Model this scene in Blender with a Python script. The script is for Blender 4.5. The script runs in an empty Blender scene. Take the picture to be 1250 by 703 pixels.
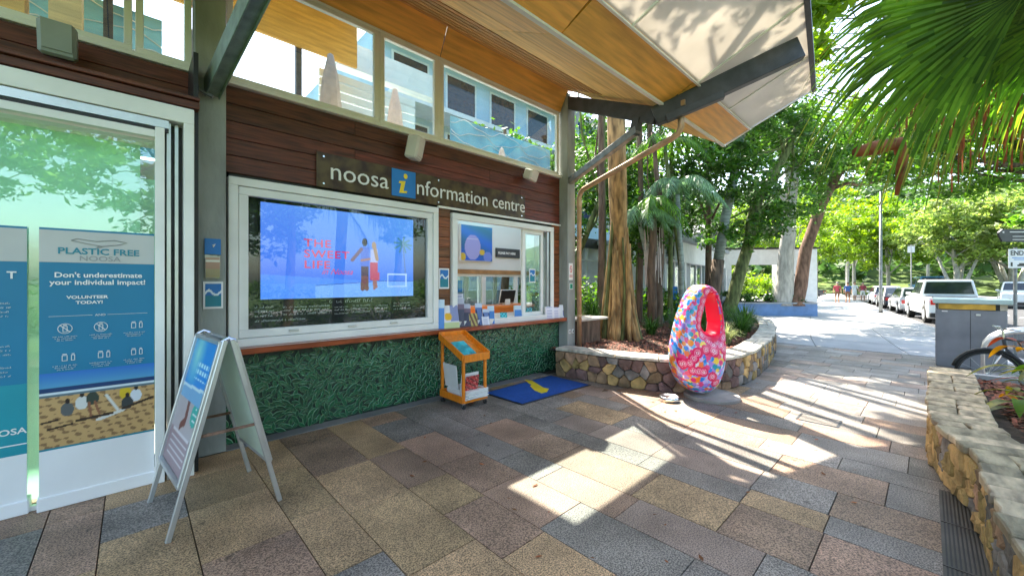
import bpy, math, random
import numpy as np
from mathutils import Vector, Matrix, Euler
R = math.radians
rnd = random.Random(7)
nrg = np.random.RandomState(5)
sc = bpy.context.scene
C = sc.collection

# ------------------------------------------------------------ camera, sky, sun, exposure
H = 1.65                       # eye height
AZ = R(46.3)                   # angle between the view direction and the shop wall (the x axis)
cd = bpy.data.cameras.new("camera"); cam = bpy.data.objects.new("camera", cd); C.objects.link(cam)
cd.sensor_width = 36; cd.lens = 13.97; cd.shift_y = -0.0052; cd.clip_start = 0.05; cd.clip_end = 2000
cam.location = (0, 0, H); cam.rotation_euler = (R(90), 0, AZ - R(90))
sc.camera = cam
SUN_AZ, SUN_EL = R(57), R(51)  # towards the sun: azimuth from +x, elevation
w = bpy.data.worlds.new("World"); sc.world = w; w.use_nodes = True
nt = w.node_tree; nt.nodes.clear()
sky = nt.nodes.new("ShaderNodeTexSky"); sky.sky_type = 'NISHITA'; sky.sun_disc = False
sky.sun_elevation = SUN_EL; sky.sun_rotation = R(90) - SUN_AZ
sky.air_density = 1.2; sky.dust_density = 2.5; sky.ozone_density = 1.0
bg = nt.nodes.new("ShaderNodeBackground"); bg.inputs[1].default_value = 0.15
wo = nt.nodes.new("ShaderNodeOutputWorld")
nt.links.new(sky.outputs[0], bg.inputs[0]); nt.links.new(bg.outputs[0], wo.inputs[0])
sl = bpy.data.lights.new("sun", 'SUN'); sl.energy = 4.6; sl.angle = R(0.5); sl.color = (1, .93, .8)
so = bpy.data.objects.new("sun", sl); C.objects.link(so)
sd = Vector((math.cos(SUN_AZ)*math.cos(SUN_EL), math.sin(SUN_AZ)*math.cos(SUN_EL), math.sin(SUN_EL)))
so.rotation_euler = sd.to_track_quat('Z', 'Y').to_euler()
sc.view_settings.view_transform = 'Standard'; sc.view_settings.look = 'None'
sc.view_settings.exposure = 2.2; sc.view_settings.gamma = 1
sc.cycles.max_bounces = 8; sc.cycles.transparent_max_bounces = 16
sc.cycles.sample_clamp_indirect = 6.0
sc.cycles.caustics_reflective = False; sc.cycles.caustics_refractive = False

# ------------------------------------------------------------ materials
def lin(c):
    return tuple((x/12.92 if x <= .04045 else ((x+.055)/1.055)**2.4) for x in c)
MATS = {}
def mat(name, col, rough=.6, metal=0, var=.12, vs=4, bump=0, bs=60, stretch=(1,1,1), col2=None, rand=0, island=0,
        transl=0, emit=0, spec=.5, ramp=(.35,.65), coat=0, detail=6):
    """procedural surface: base colour (linear) broken up by noise, with per-object / per-piece variation and fine relief"""
    m = bpy.data.materials.new(name); m.use_nodes = True; n = m.node_tree; L = n.links
    p = n.nodes['Principled BSDF']; out = n.nodes['Material Output']
    tc = n.nodes.new("ShaderNodeTexCoord"); mp = n.nodes.new("ShaderNodeMapping"); mp.inputs['Scale'].default_value = stretch
    L.new(tc.outputs['Object'], mp.inputs[0])
    no = n.nodes.new("ShaderNodeTexNoise"); no.inputs['Scale'].default_value = vs; no.inputs['Detail'].default_value = detail
    L.new(mp.outputs[0], no.inputs[0])
    if rand:
        oi = n.nodes.new("ShaderNodeObjectInfo"); ad = n.nodes.new("ShaderNodeVectorMath"); ad.operation = 'ADD'
        ml = n.nodes.new("ShaderNodeMath"); ml.operation = 'MULTIPLY'; ml.inputs[1].default_value = 37
        L.new(oi.outputs['Random'], ml.inputs[0]); L.new(tc.outputs['Object'], ad.inputs[0]); L.new(ml.outputs[0], ad.inputs[1])
        L.new(ad.outputs[0], mp.inputs[0])
    cr = n.nodes.new("ShaderNodeMapRange"); cr.inputs[1].default_value = ramp[0]; cr.inputs[2].default_value = ramp[1]
    L.new(no.outputs[0], cr.inputs[0])
    mx = n.nodes.new("ShaderNodeMix"); mx.data_type = 'RGBA'
    a = tuple(max(0, c*(1-var)) for c in col); b = col2 or tuple(min(1, c*(1+var)) for c in col)
    mx.inputs[6].default_value = (*a, 1); mx.inputs[7].default_value = (*b, 1)
    L.new(cr.outputs[0], mx.inputs[0]); c = mx.outputs[2]
    for amt, src in ((rand, 'o'), (island, 'i')):
        if not amt: continue
        s = (oi.outputs['Random'] if src == 'o' else n.nodes.new("ShaderNodeNewGeometry").outputs['Random Per Island'])
        hs = n.nodes.new("ShaderNodeHueSaturation"); mr = n.nodes.new("ShaderNodeMapRange")
        mr.inputs[3].default_value = 1-amt; mr.inputs[4].default_value = 1+amt
        L.new(s, mr.inputs[0]); L.new(mr.outputs[0], hs.inputs['Value'])
        mh = n.nodes.new("ShaderNodeMath"); mh.operation = 'MULTIPLY_ADD'; mh.inputs[1].default_value = -.06*amt; mh.inputs[2].default_value = .5+.03*amt
        L.new(s, mh.inputs[0]); L.new(mh.outputs[0], hs.inputs['Hue'])
        L.new(c, hs.inputs['Color']); c = hs.outputs[0]
    L.new(c, p.inputs['Base Color'])
    p.inputs['Roughness'].default_value = rough; p.inputs['Metallic'].default_value = metal
    p.inputs['Specular IOR Level'].default_value = spec; p.inputs['Coat Weight'].default_value = coat
    if bump:
        b2 = n.nodes.new("ShaderNodeTexNoise"); b2.inputs['Scale'].default_value = bs; b2.inputs['Detail'].default_value = 4
        L.new(mp.outputs[0], b2.inputs[0]); bp = n.nodes.new("ShaderNodeBump"); bp.inputs['Strength'].default_value = bump
        bp.inputs['Distance'].default_value = .01; L.new(b2.outputs[0], bp.inputs['Height']); L.new(bp.outputs[0], p.inputs['Normal'])
    if emit:
        L.new(c, p.inputs['Emission Color']); p.inputs['Emission Strength'].default_value = emit
    if transl:
        t = n.nodes.new("ShaderNodeBsdfTranslucent"); ms = n.nodes.new("ShaderNodeMixShader"); ms.inputs[0].default_value = transl
        g = n.nodes.new("ShaderNodeHueSaturation"); g.inputs['Value'].default_value = 1.5; g.inputs['Saturation'].default_value = 1.1
        L.new(c, g.inputs['Color']); L.new(g.outputs[0], t.inputs[0])
        L.new(p.outputs[0], ms.inputs[1]); L.new(t.outputs[0], ms.inputs[2]); L.new(ms.outputs[0], out.inputs[0])
    MATS[name] = m
    return m
def granite(name, col, fleck=.6, rand=.18):
    """speckled stone: fine voronoi flecks over broad staining"""
    m = mat(name, col, rough=.55, var=.22, vs=2.2, bump=.25, bs=220, rand=rand)
    n = m.node_tree; L = n.links; p = n.nodes['Principled BSDF']
    src = p.inputs['Base Color'].links[0].from_socket
    vo = n.nodes.new("ShaderNodeTexNoise"); vo.inputs['Scale'].default_value = 115; vo.inputs['Detail'].default_value = 2
    mp = [x for x in n.nodes if x.type == 'MAPPING'][0]; L.new(mp.outputs[0], vo.inputs[0])
    mr = n.nodes.new("ShaderNodeMapRange"); mr.inputs[1].default_value = .38; mr.inputs[2].default_value = .62
    mr.inputs[3].default_value = 1-fleck; mr.inputs[4].default_value = 1+fleck
    L.new(vo.outputs[0], mr.inputs[0]); hs = n.nodes.new("ShaderNodeHueSaturation")
    L.new(mr.outputs[0], hs.inputs['Value']); L.new(src, hs.inputs['Color'])
    # broad stains running over neighbouring stones, and small dark gum spots
    st = n.nodes.new("ShaderNodeTexNoise"); st.inputs['Scale'].default_value = 1.1; st.inputs['Detail'].default_value = 7; st.inputs['Roughness'].default_value = .65
    L.new(n.nodes['Texture Coordinate'].outputs['Object'], st.inputs[0]); sr = n.nodes.new("ShaderNodeMapRange"); sr.inputs[1].default_value = .35; sr.inputs[2].default_value = .62; sr.inputs[3].default_value = .68; sr.inputs[4].default_value = 1.12
    L.new(st.outputs[0], sr.inputs[0]); h2 = n.nodes.new("ShaderNodeHueSaturation"); L.new(sr.outputs[0], h2.inputs['Value']); L.new(hs.outputs[0], h2.inputs['Color'])
    v2 = n.nodes.new("ShaderNodeTexVoronoi"); v2.inputs['Scale'].default_value = 3.2; L.new(n.nodes['Texture Coordinate'].outputs['Object'], v2.inputs[0])
    vr = n.nodes.new("ShaderNodeMapRange"); vr.inputs[1].default_value = .05; vr.inputs[2].default_value = .075; vr.inputs[3].default_value = .45; vr.inputs[4].default_value = 1; L.new(v2.outputs['Distance'], vr.inputs[0])
    h3 = n.nodes.new("ShaderNodeHueSaturation"); L.new(vr.outputs[0], h3.inputs['Value']); L.new(h2.outputs[0], h3.inputs['Color']); L.new(h3.outputs[0], p.inputs['Base Color'])
    return m
def glass(name, tint=(.9,.95,.93), refl=.12, rough=.0):
    m = bpy.data.materials.new(name); m.use_nodes = True; n = m.node_tree; n.nodes.clear(); L = n.links
    o = n.nodes.new("ShaderNodeOutputMaterial"); t = n.nodes.new("ShaderNodeBsdfTransparent"); t.inputs[0].default_value = (*tint, 1)
    g = n.nodes.new("ShaderNodeBsdfGlossy"); g.inputs['Roughness'].default_value = rough; g.inputs[0].default_value = (.95,1,.98,1)
    f = n.nodes.new("ShaderNodeLayerWeight"); f.inputs[0].default_value = .5
    mm = n.nodes.new("ShaderNodeMath"); mm.operation = 'MULTIPLY_ADD'; mm.inputs[1].default_value = .5; mm.inputs[2].default_value = refl; mm.use_clamp = True
    tc = n.nodes.new("ShaderNodeTexCoord"); no = n.nodes.new("ShaderNodeTexNoise"); no.inputs['Scale'].default_value = 1.2
    bp = n.nodes.new("ShaderNodeBump"); bp.inputs['Strength'].default_value = .03; L.new(tc.outputs['Object'], no.inputs[0]); L.new(no.outputs[0], bp.inputs['Height']); L.new(bp.outputs[0], g.inputs['Normal'])
    s = n.nodes.new("ShaderNodeMixShader"); L.new(f.outputs['Facing'], mm.inputs[0])
    pw = n.nodes.new("ShaderNodeMath"); pw.operation = 'POWER'; pw.inputs[1].default_value = 3; L.new(f.outputs['Facing'], pw.inputs[0]); L.new(pw.outputs[0], mm.inputs[0])
    L.new(mm.outputs[0], s.inputs[0]); L.new(t.outputs[0], s.inputs[1]); L.new(g.outputs[0], s.inputs[2]); L.new(s.outputs[0], o.inputs[0])
    MATS[name] = m; return m
def paintmat(name, emit=0, rough=.4):
    m = bpy.data.materials.new(name); m.use_nodes = True; n = m.node_tree; L = n.links; p = n.nodes['Principled BSDF']
    a = n.nodes.new("ShaderNodeVertexColor"); a.layer_name = "Col"; L.new(a.outputs[0], p.inputs['Base Color'])
    p.inputs['Roughness'].default_value = rough
    if emit:
        L.new(a.outputs[0], p.inputs['Emission Color']); p.inputs['Emission Strength'].default_value = emit
        p.inputs['Base Color'].links and L.remove(p.inputs['Base Color'].links[0]); p.inputs['Base Color'].default_value = (.02,.02,.02,1)
    MATS[name] = m; return m

M = MATS
granite('granite_grey', (.25,.215,.185)); granite('granite_tan', (.41,.27,.145)); granite('granite_brown', (.33,.21,.14)); granite('granite_pale', (.29,.26,.235), .3)
granite('granite_rose', (.33,.24,.19), .5)
mat('joint_sand', (.075,.06,.045), .95, bump=.4)
mat('concrete', (.42,.42,.42), .8, var=.12, vs=1.2, bump=.3, rand=.05)
mat('concrete_dark', (.2,.2,.2), .85, var=.2, vs=1.5, bump=.3)
mat('column_concrete', (.29,.31,.29), .75, var=.3, vs=3, bump=.5, bs=35, stretch=(1,1,.35), rand=.05)
mat('asphalt', (.07,.07,.075), .9, var=.25, vs=3, bump=.6, bs=120)
mat('soil', (.05,.032,.02), .95, var=.4, vs=8, bump=1, bs=30)
mat('mulch_chip', (.22,.085,.045), .85, var=.3, vs=20, island=.55)
mat('grass_green', (.07,.12,.025), .9, var=.35, vs=.6, bump=.6, bs=20)
mat('hill_forest', (.045,.10,.02), .95, var=.5, vs=.35, bump=1, bs=3, col2=(.13,.2,.03))
mat('timber_dark', (.12,.03,.016), .45, var=.5, vs=5, stretch=(.6,6,9), bump=.3, bs=30, rand=.25)
mat('timber_brown', (.2,.07,.022), .45, var=.4, vs=5, stretch=(.6,6,9), bump=.3, bs=30, rand=.25)
mat('ply', (.85,.43,.09), .5, var=.2, vs=3, stretch=(.5,5,5), bump=.1, bs=60, rand=.12)
mat('ply_light', (.85,.52,.18), .5, var=.2, vs=3, stretch=(.5,5,5), bump=.1, bs=60, rand=.12)
mat('batten', (.42,.2,.055), .55, var=.25, vs=4, stretch=(.5,6,6), rand=.2)
mat('translucent_panel', (.6,.57,.52), .4, var=.1, vs=1.0, stretch=(1,1,1), transl=.34, rand=.05)
mat('steel_grey', (.06,.062,.068), .5, metal=.2, var=.25, vs=6, bump=.15, rand=.1)
mat('galv_steel', (.24,.25,.25), .5, metal=.45, var=.25, vs=9, bump=.2)
mat('green_steel', (.2,.27,.23), .5, metal=.2, var=.2, vs=9, bump=.15)
mat('white_frame', (.84,.845,.82), .35, var=.05, vs=3, rand=.03)
mat('white_paint', (.78,.78,.76), .5, var=.05)
mat('alu', (.62,.64,.66), .35, metal=.85, var=.08, rand=.05)
mat('chrome', (.75,.75,.77), .24, metal=1, var=.05)
mat('pipe_tan', (.52,.33,.2), .4, metal=.35, var=.15, vs=6)
mat('ledge_wood', (.3,.06,.018), .28, var=.35, vs=5, stretch=(.5,6,6), coat=.4)
mat('orange_wood', (.8,.23,.01), .4, var=.12, vs=6, stretch=(4,4,1), coat=.2)
mat('leaf_tile', (.013,.095,.042), .25, var=.3, vs=3, island=.25, coat=.4)
mat('leaf_tile_rim', (.12,.26,.15), .3, var=.3, vs=4)
mat('leaf_tile_one', (.013,.095,.042), .25, var=.3, vs=3, rand=.25, coat=.4)
mat('tile_bed', (.008,.035,.022), .5, var=.4, vs=5, bump=.5)
mat('mat_blue', (.008,.085,.40), .8, var=.12, vs=30, bump=.6, bs=300)
mat('black', (.012,.012,.013), .45, var=.2)
mat('blackboard', (.008,.009,.009), .6, var=.4, vs=3)
mat('rubber', (.02,.02,.02), .8, var=.2)
mat('white_print', (.85,.85,.85), .5, var=.02)
mat('text_white', (.85,.85,.83), .4, var=.02)
mat('text_yellow', (.9,.68,.02), .4, var=.05)
mat('text_blue', (.01,.2,.6), .4, var=.05)
mat('text_crimson', (.5,.02,.12), .4, var=.05, emit=.25)
mat('banner_blue', (.006,.2,.37), .4, var=.05, vs=1)
mat('banner_teal', (.01,.30,.38), .4, var=.05)
mat('banner_grey', (.55,.56,.54), .5, var=.03)
mat('text_teal', (.03,.25,.33), .5, var=.05)
mat('text_greybrown', (.32,.33,.33), .5, var=.05)
mat('paper', (.8,.8,.78), .7, var=.05, rand=.04)
mat('speaker_white', (.68,.64,.6), .5, var=.05, bump=.2, bs=300)
mat('speaker_grey', (.28,.31,.28), .6, var=.06, bump=.2, bs=300)
mat('mint_wall', (.5,.85,.62), .6, var=.1, vs=1); mat('mint_glow_sheet', (.8,.95,.86), .7, var=.06, vs=.8, transl=.45)
mat('room_white', (.82,.82,.80), .8, var=.03, vs=1)
mat('desk_orange', (.75,.2,.03), .35, var=.1)
mat('wood_trim', (.4,.2,.07), .5, var=.2)
mat('stone_warm', (.33,.21,.12), .85, var=.35, vs=7, bump=1, bs=35, rand=.45)
mat('stone_gold', (.46,.31,.12), .85, var=.35, vs=7, bump=1, bs=35, rand=.3)
mat('stone_grey', (.2,.18,.16), .85, var=.35, vs=7, bump=1, bs=35, rand=.4)
mat('stone_plum', (.17,.1,.085), .85, var=.35, vs=7, bump=1, bs=35, rand=.3)
mat('mortar', (.15,.115,.08), .95, var=.3, vs=10, bump=1, bs=50)
mat('cap_stone', (.5,.46,.38), .8, var=.3, vs=3, bump=.9, bs=14, stretch=(1,3,1), rand=.15)
mat('cap_slate', (.47,.37,.24), .8, var=.45, vs=4, bump=1, bs=16, stretch=(1,3,1), rand=.25)
mat('bark_fig', (.34,.21,.085), .9, var=.6, vs=5, stretch=(2,2,.5), bump=1, bs=25)
mat('bark_brown', (.13,.085,.055), .9, var=.45, vs=6, stretch=(2,2,.4), bump=1, bs=25)
mat('bark_red', (.2,.115,.08), .9, var=.4, vs=6, stretch=(2,2,.4), bump=1, bs=25)
mat('bark_palm', (.27,.31,.27), .8, var=.3, vs=4, stretch=(1,1,5), bump=.5, bs=18)
mat('bark_moss', (.13,.15,.05), .9, var=.5, vs=6, stretch=(2,2,.5), bump=1, bs=25)
mat('bark_pale', (.42,.4,.36), .8, var=.25, vs=5, stretch=(2,2,.5), bump=.5, bs=20)
mat('leaf_dark', (.075,.175,.025), .4, var=.5, vs=1.2, island=.5, transl=.35)
mat('leaf_mid', (.10,.22,.025), .45, var=.4, vs=1.0, island=.5, transl=.45)
mat('leaf_yellow', (.19,.30,.03), .5, var=.35, vs=.5, island=.45, transl=.5)
mat('leaf_pale', (.24,.33,.08), .5, var=.4, vs=.5, island=.5, transl=.45)
mat('leaf_far', (.07,.14,.035), .6, var=.4, vs=.2, island=.4, transl=.35)
mat('frond', (.12,.25,.03), .42, var=.4, vs=3, island=.5, transl=.55)
mat('frond_yellow', (.25,.27,.04), .5, var=.3, vs=3, island=.4, transl=.45)
mat('frond_pale', (.19,.33,.16), .4, var=.3, vs=2, island=.4, transl=.35)
mat('dead_frond', (.28,.1,.035), .8, var=.5, vs=5, island=.5, transl=.2)
mat('liriope', (.05,.13,.02), .45, var=.4, vs=3, island=.5, transl=.3)
mat('liriope_pale', (.4,.45,.2), .45, var=.3, vs=3, island=.3, transl=.3)
mat('leaf_orange', (.75,.33,.03), .45, var=.4, vs=6, transl=.4, rand=.3)
mat('leaf_croton', (.2,.3,.03), .4, var=.5, vs=9, transl=.35, rand=.4, col2=(.45,.4,.05))
mat('leaf_bronze', (.3,.07,.03), .4, var=.4, vs=6, transl=.35, rand=.3)
mat('planter_blue', (.12,.24,.48), .5, var=.12, vs=3, bump=.2)
mat('bin_grey', (.23,.24,.27), .7, var=.15, vs=2.5, bump=.2)
mat('bin_top', (.48,.62,.62), .4, var=.05)
mat('brass', (.55,.33,.06), .4, metal=.5, var=.25, vs=6)
mat('car_white', (.78,.8,.82), .3, var=.03, coat=.6)
mat('car_silver', (.5,.52,.54), .3, metal=.5, var=.03, coat=.6)
mat('car_blue', (.04,.22,.5), .3, var=.05, coat=.6)
mat('car_dark', (.03,.035,.045), .3, var=.05, coat=.6)
mat('car_red', (.35,.03,.03), .3, var=.05, coat=.6)
mat('car_glass', (.02,.03,.035), .08, var=.2, coat=.5)
mat('lamp_red', (.6,.02,.02), .3, var=.1)
mat('skin', (.5,.27,.17), .6, var=.08); mat('hair', (.05,.025,.015), .8, var=.2); mat('hair_grey', (.3,.28,.25), .8)
mat('cloth_red', (.35,.05,.08), .85); mat('cloth_blue', (.03,.09,.3), .85); mat('cloth_white', (.75,.75,.73), .85); mat('cloth_dark', (.02,.02,.025), .85); mat('cloth_brown', (.15,.07,.04), .85)
mat('facade_blue', (.42,.58,.72), .5, var=.15, vs=.4); mat('facade_white', (.74,.76,.78), .7, var=.06); mat('facade_grey', (.3,.33,.36), .7, var=.1)
mat('louver_blue', (.03,.06,.14), .5, var=.2); mat('verandah', (.28,.4,.5), .5, var=.12)
mat('umbrella_cloth', (.75,.65,.6), .9, var=.1, vs=8, transl=.2)
mat('art_blue', (.12,.48,.75), .4, var=.35, vs=1.4, col2=(.3,.7,.82))
mat('wave_white', (.85,.87,.88), .5, var=.04)
mat('terrace_floor', (.5,.48,.44), .8)
mat('sign_panel', (.07,.035,.02), .3, var=.3, vs=6, col2=(.13,.09,.035), spec=.25)
mat('cloth_banner_back', (.75,.9,.8), .4, var=.05)
mat('disc_stone', (.33,.3,.27), .8, var=.15, bump=.4)
mat('red_sticker', (.6,.03,.03), .5); mat('green_sticker', (.02,.4,.28), .5); mat('cyan_print', (.02,.42,.5), .45, var=.4, vs=9)
mat('grate_metal', (.13,.12,.11), .6, metal=.5, var=.2)
mat('blossom', (.75,.55,.75), .6, var=.3, vs=12, island=.3)
glass('glass_clear', (.95,.98,.97), .05); glass('glass_green', (.86,.985,.93), .10); glass('glass_win', (.88,.95,.95), .10); glass('glass_screen', (.92,.95,.95), .035)
paintmat('print', 0, .4); paintmat('screen_print', .27)
egg_m = paintmat('egg_paint', 0, .3); M['egg_paint'].node_tree.nodes['Principled BSDF'].inputs['Coat Weight'].default_value = .5

# ------------------------------------------------------------ geometry helpers
WM = {}                        # world matrix of every Empty / part, so shapes can be written in world metres
def tag(o, label=None, cat=None, group=None, kind=None):
    if label: o['label'] = label
    if cat: o['category'] = cat
    if group: o['group'] = group
    if kind: o['kind'] = kind
    return o
def thing(name, label, cat, loc=(0,0,0), rz=0, group=None):
    o = bpy.data.objects.new(name, None); C.objects.link(o); o.location = loc; o.rotation_euler = (0,0,rz); o.empty_display_size = .1
    WM[o.name] = Matrix.Translation(loc) @ Matrix.Rotation(rz, 4, 'Z')
    return tag(o, label, cat, group)
def nrm(v):
    l = math.sqrt(sum(c*c for c in v)) or 1; return tuple(c/l for c in v)
class MB:
    def __init__(s): s.v = []; s.f = []; s.m = []; s.T = None
    def add(s, vs, fs, m=0):
        b = len(s.v)
        if s.T is not None: vs = [tuple(s.T @ Vector(v)) for v in vs]
        s.v += [tuple(v) for v in vs]; s.f += [tuple(i+b for i in f) for f in fs]; s.m += [m]*len(fs); return s
    def box(s, x0, x1, y0, y1, z0, z1, m=0):
        return s.add([(x0,y0,z0),(x1,y0,z0),(x1,y1,z0),(x0,y1,z0),(x0,y0,z1),(x1,y0,z1),(x1,y1,z1),(x0,y1,z1)],
                     [(0,3,2,1),(4,5,6,7),(0,1,5,4),(1,2,6,5),(2,3,7,6),(3,0,4,7)], m)
    def obox(s, c, size, rot=(0,0,0), m=0):
        E = Euler(rot).to_matrix(); h = [x/2 for x in size]; c = Vector(c)
        P = [c + E @ Vector((a*h[0], b*h[1], d*h[2])) for d in (-1,1) for a, b in ((-1,-1),(1,-1),(1,1),(-1,1))]
        return s.add(P, [(0,3,2,1),(4,5,6,7),(0,1,5,4),(1,2,6,5),(2,3,7,6),(3,0,4,7)], m)
    def bar(s, p, q, w_, h_, m=0, up=(0,0,1)):
        p, q = Vector(p), Vector(q); d = (q-p).normalized(); x = d.cross(Vector(up))
        if x.length < 1e-4: x = d.cross(Vector((1,0,0)))
        x.normalize(); y = x.cross(d); P = []
        for e in (p, q):
            for a, b in ((-1,-1),(1,-1),(1,1),(-1,1)): P.append(e + x*(a*w_/2) + y*(b*h_/2))
        return s.add(P, [(0,1,2,3),(7,6,5,4),(0,4,5,1),(1,5,6,2),(2,6,7,3),(3,7,4,0)], m)
    def prism(s, pts, depth_vec, m=0, mside=None):
        n = len(pts); d = Vector(depth_vec); P = [Vector(p) for p in pts]; Q = [p+d for p in P]
        s.add(P+Q, [tuple(range(n)), tuple(range(2*n-1, n-1, -1))], m)
        b = len(s.v)-2*n
        s.f += [tuple(b+k for k in (i, i+n, (i+1) % n+n, (i+1) % n)) for i in range(n)]; s.m += [m if mside is None else mside]*n
        return s
    def tube(s, pts, r, n=8, m=0, cap=True, twist=0):
        pts = [Vector(p) for p in pts]; k = len(pts)
        rr = r if isinstance(r, (list, tuple)) else [r]*k
        V = []; x = None
        for i, p in enumerate(pts):
            d = (pts[min(i+1, k-1)] - pts[max(i-1, 0)]).normalized()
            if x is None:
                x = d.cross(Vector((0,0,1)) if abs(d.z) < .9 else Vector((1,0,0))).normalized()
            else:
                x = (x - d*x.dot(d)).normalized()
            y = d.cross(x)
            for j in range(n):
                a = 2*math.pi*j/n; V.append(p + x*(rr[i]*math.cos(a)) + y*(rr[i]*math.sin(a)))
        F = [(i*n+j, i*n+(j+1) % n, (i+1)*n+(j+1) % n, (i+1)*n+j) for i in range(k-1) for j in range(n)]
        if cap: F += [tuple(range(n-1, -1, -1)), tuple(range((k-1)*n, k*n))]
        return s.add(V, F, m)
    def lathe(s, prof, c=(0,0,0), n=24, m=0):
        V = [(c[0]+r*math.cos(2*math.pi*j/n), c[1]+r*math.sin(2*math.pi*j/n), c[2]+z) for r, z in prof for j in range(n)]
        F = [(i*n+j, i*n+(j+1) % n, (i+1)*n+(j+1) % n, (i+1)*n+j) for i in range(len(prof)-1) for j in range(n)]
        return s.add(V, F, m)
    def ring(s, o, iwid, m=0):
        """picture-frame of a rectangle o=(x0,x1,z0,z1) in the plane y0..y1"""
        x0, x1, z0, z1, y0, y1 = o
        s.box(x0, x1, y0, y1, z1-iwid, z1, m); s.box(x0, x1, y0, y1, z0, z0+iwid, m)
        s.box(x0, x0+iwid, y0, y1, z0+iwid, z1-iwid, m); return s.box(x1-iwid, x1, y0, y1, z0+iwid, z1-iwid, m)
def mesh_of(name, mb, mats):
    me = bpy.data.meshes.new(name); me.from_pydata(mb.v, [], mb.f)
    for m_ in (mats if isinstance(mats, (list, tuple)) else [mats]): me.materials.append(M[m_] if isinstance(m_, str) else m_)
    if any(mb.m): me.polygons.foreach_set('material_index', mb.m)
    return me
def obj(name, mb, mats, parent=None, kind=None, smooth=False, bevel=0, label=None, recalc=True):
    if parent is not None:
        Mi = WM[parent.name].inverted(); mb2 = MB(); mb2.f = mb.f; mb2.m = mb.m; mb2.v = [tuple(Mi @ Vector(v)) for v in mb.v]; mb = mb2
    me = mesh_of(name, mb, mats)
    if recalc:
        import bmesh
        bm = bmesh.new(); bm.from_mesh(me); bmesh.ops.recalc_face_normals(bm, faces=bm.faces)
        if bevel: bmesh.ops.bevel(bm, geom=bm.edges[:], offset=bevel, segments=1, affect='EDGES', clamp_overlap=True)
        bm.to_mesh(me); bm.free()
    if smooth: me.polygons.foreach_set('use_smooth', [True]*len(me.polygons))
    o = bpy.data.objects.new(name, me); C.objects.link(o)
    if parent is not None: o.parent = parent; WM[o.name] = WM[parent.name].copy()
    else: WM[o.name] = Matrix.Identity(4)
    if kind: o['kind'] = kind
    if label: o['label'] = label
    return o
def npobj(name, V, nper, mats, parent=None, kind=None, F=None):
    """fast mesh from a numpy vertex array; faces of nper consecutive vertices (or given)"""
    V = np.asarray(V, dtype=np.float64).reshape(-1, 3)
    if parent is not None:
        Mi = np.array(WM[parent.name].inverted()); V = V @ Mi[:3,:3].T + Mi[:3,3]
    me = bpy.data.meshes.new(name)
    if F is None: F = np.arange(len(V)).reshape(-1, nper)
    me.vertices.add(len(V)); me.vertices.foreach_set('co', V.ravel())
    me.loops.add(F.size); me.loops.foreach_set('vertex_index', F.ravel().astype(np.int32))
    me.polygons.add(len(F)); me.polygons.foreach_set('loop_start', np.arange(0, F.size, F.shape[1], dtype=np.int32)); me.polygons.foreach_set('loop_total', np.full(len(F), F.shape[1], dtype=np.int32))
    me.materials.append(M[mats]); me.update(calc_edges=True)
    o = bpy.data.objects.new(name, me); C.objects.link(o)
    if parent is not None: o.parent = parent; WM[o.name] = WM[parent.name].copy()
    else: WM[o.name] = Matrix.Identity(4)
    if kind: o['kind'] = kind
    return o
def share(name, me, parent, Mw):
    """an object that shares mesh data, at world matrix Mw under parent"""
    o = bpy.data.objects.new(name, me); C.objects.link(o); o.parent = parent
    o.matrix_local = (WM[parent.name].inverted() @ Mw) if parent.name in WM else Mw
    return o
def kids(o): return [c for c in bpy.data.objects if c.parent == o]
def copy_tree(o, parent=None, ch=None):
    c = o.copy(); C.objects.link(c)
    if parent is not None: c.parent = parent
    for k in kids(o): copy_tree(k, c)
    return c
def dup(o, loc, rz, label=None, group=None):
    c = copy_tree(o); c.location = loc; c.rotation_euler = (0,0,rz)
    WM[c.name] = Matrix.Translation(loc) @ Matrix.Rotation(rz, 4, 'Z')
    if label: c['label'] = label
    if group: c['group'] = group
    return c
def paint(name, org, ux, uy, nx, ny, fn, parent, m='print'):
    """flat printed picture: a fine grid whose vertex colours fn(s,t) in display rgb, s right, t up (0..1)"""
    org, ux, uy = Vector(org), Vector(ux), Vector(uy)
    V = []; col = []
    for j in range(ny+1):
        for i in range(nx+1):
            s, t = i/nx, j/ny; V.append(org+ux*s+uy*t); col += [*lin(fn(s, t)), 1]
    mb = MB(); mb.v = [tuple(v) for v in V]
    mb.f = [(j*(nx+1)+i, j*(nx+1)+i+1, (j+1)*(nx+1)+i+1, (j+1)*(nx+1)+i) for j in range(ny) for i in range(nx)]; mb.m = [0]*len(mb.f)
    o = obj(name, mb, m, parent, recalc=False)
    a = o.data.color_attributes.new("Col", 'FLOAT_COLOR', 'POINT'); a.data.foreach_set('color', col)
    return o
def text(s, loc, size, mt, parent, rot=(R(90),0,0), ext=.002, align='LEFT', name='lettering', xs=1, shear=0, bold=0, sp=1):
    cu = bpy.data.curves.new(name, 'FONT'); cu.body = s; cu.size = size; cu.extrude = ext; cu.align_x = align; cu.shear = shear; cu.offset = bold; cu.space_character = sp
    cu.resolution_u = 3
    cu.materials.append(M[mt]); tmp = bpy.data.objects.new('tmp', cu); me = bpy.data.meshes.new_from_object(tmp); bpy.data.objects.remove(tmp); bpy.data.curves.remove(cu)
    o = bpy.data.objects.new(name, me); C.objects.link(o)
    Mw = Matrix.Translation(loc) @ Euler(rot).to_matrix().to_4x4() @ Matrix.Diagonal((xs,1,1,1))
    o.parent = parent; o.matrix_local = WM[parent.name].inverted() @ Mw
    return o
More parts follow.
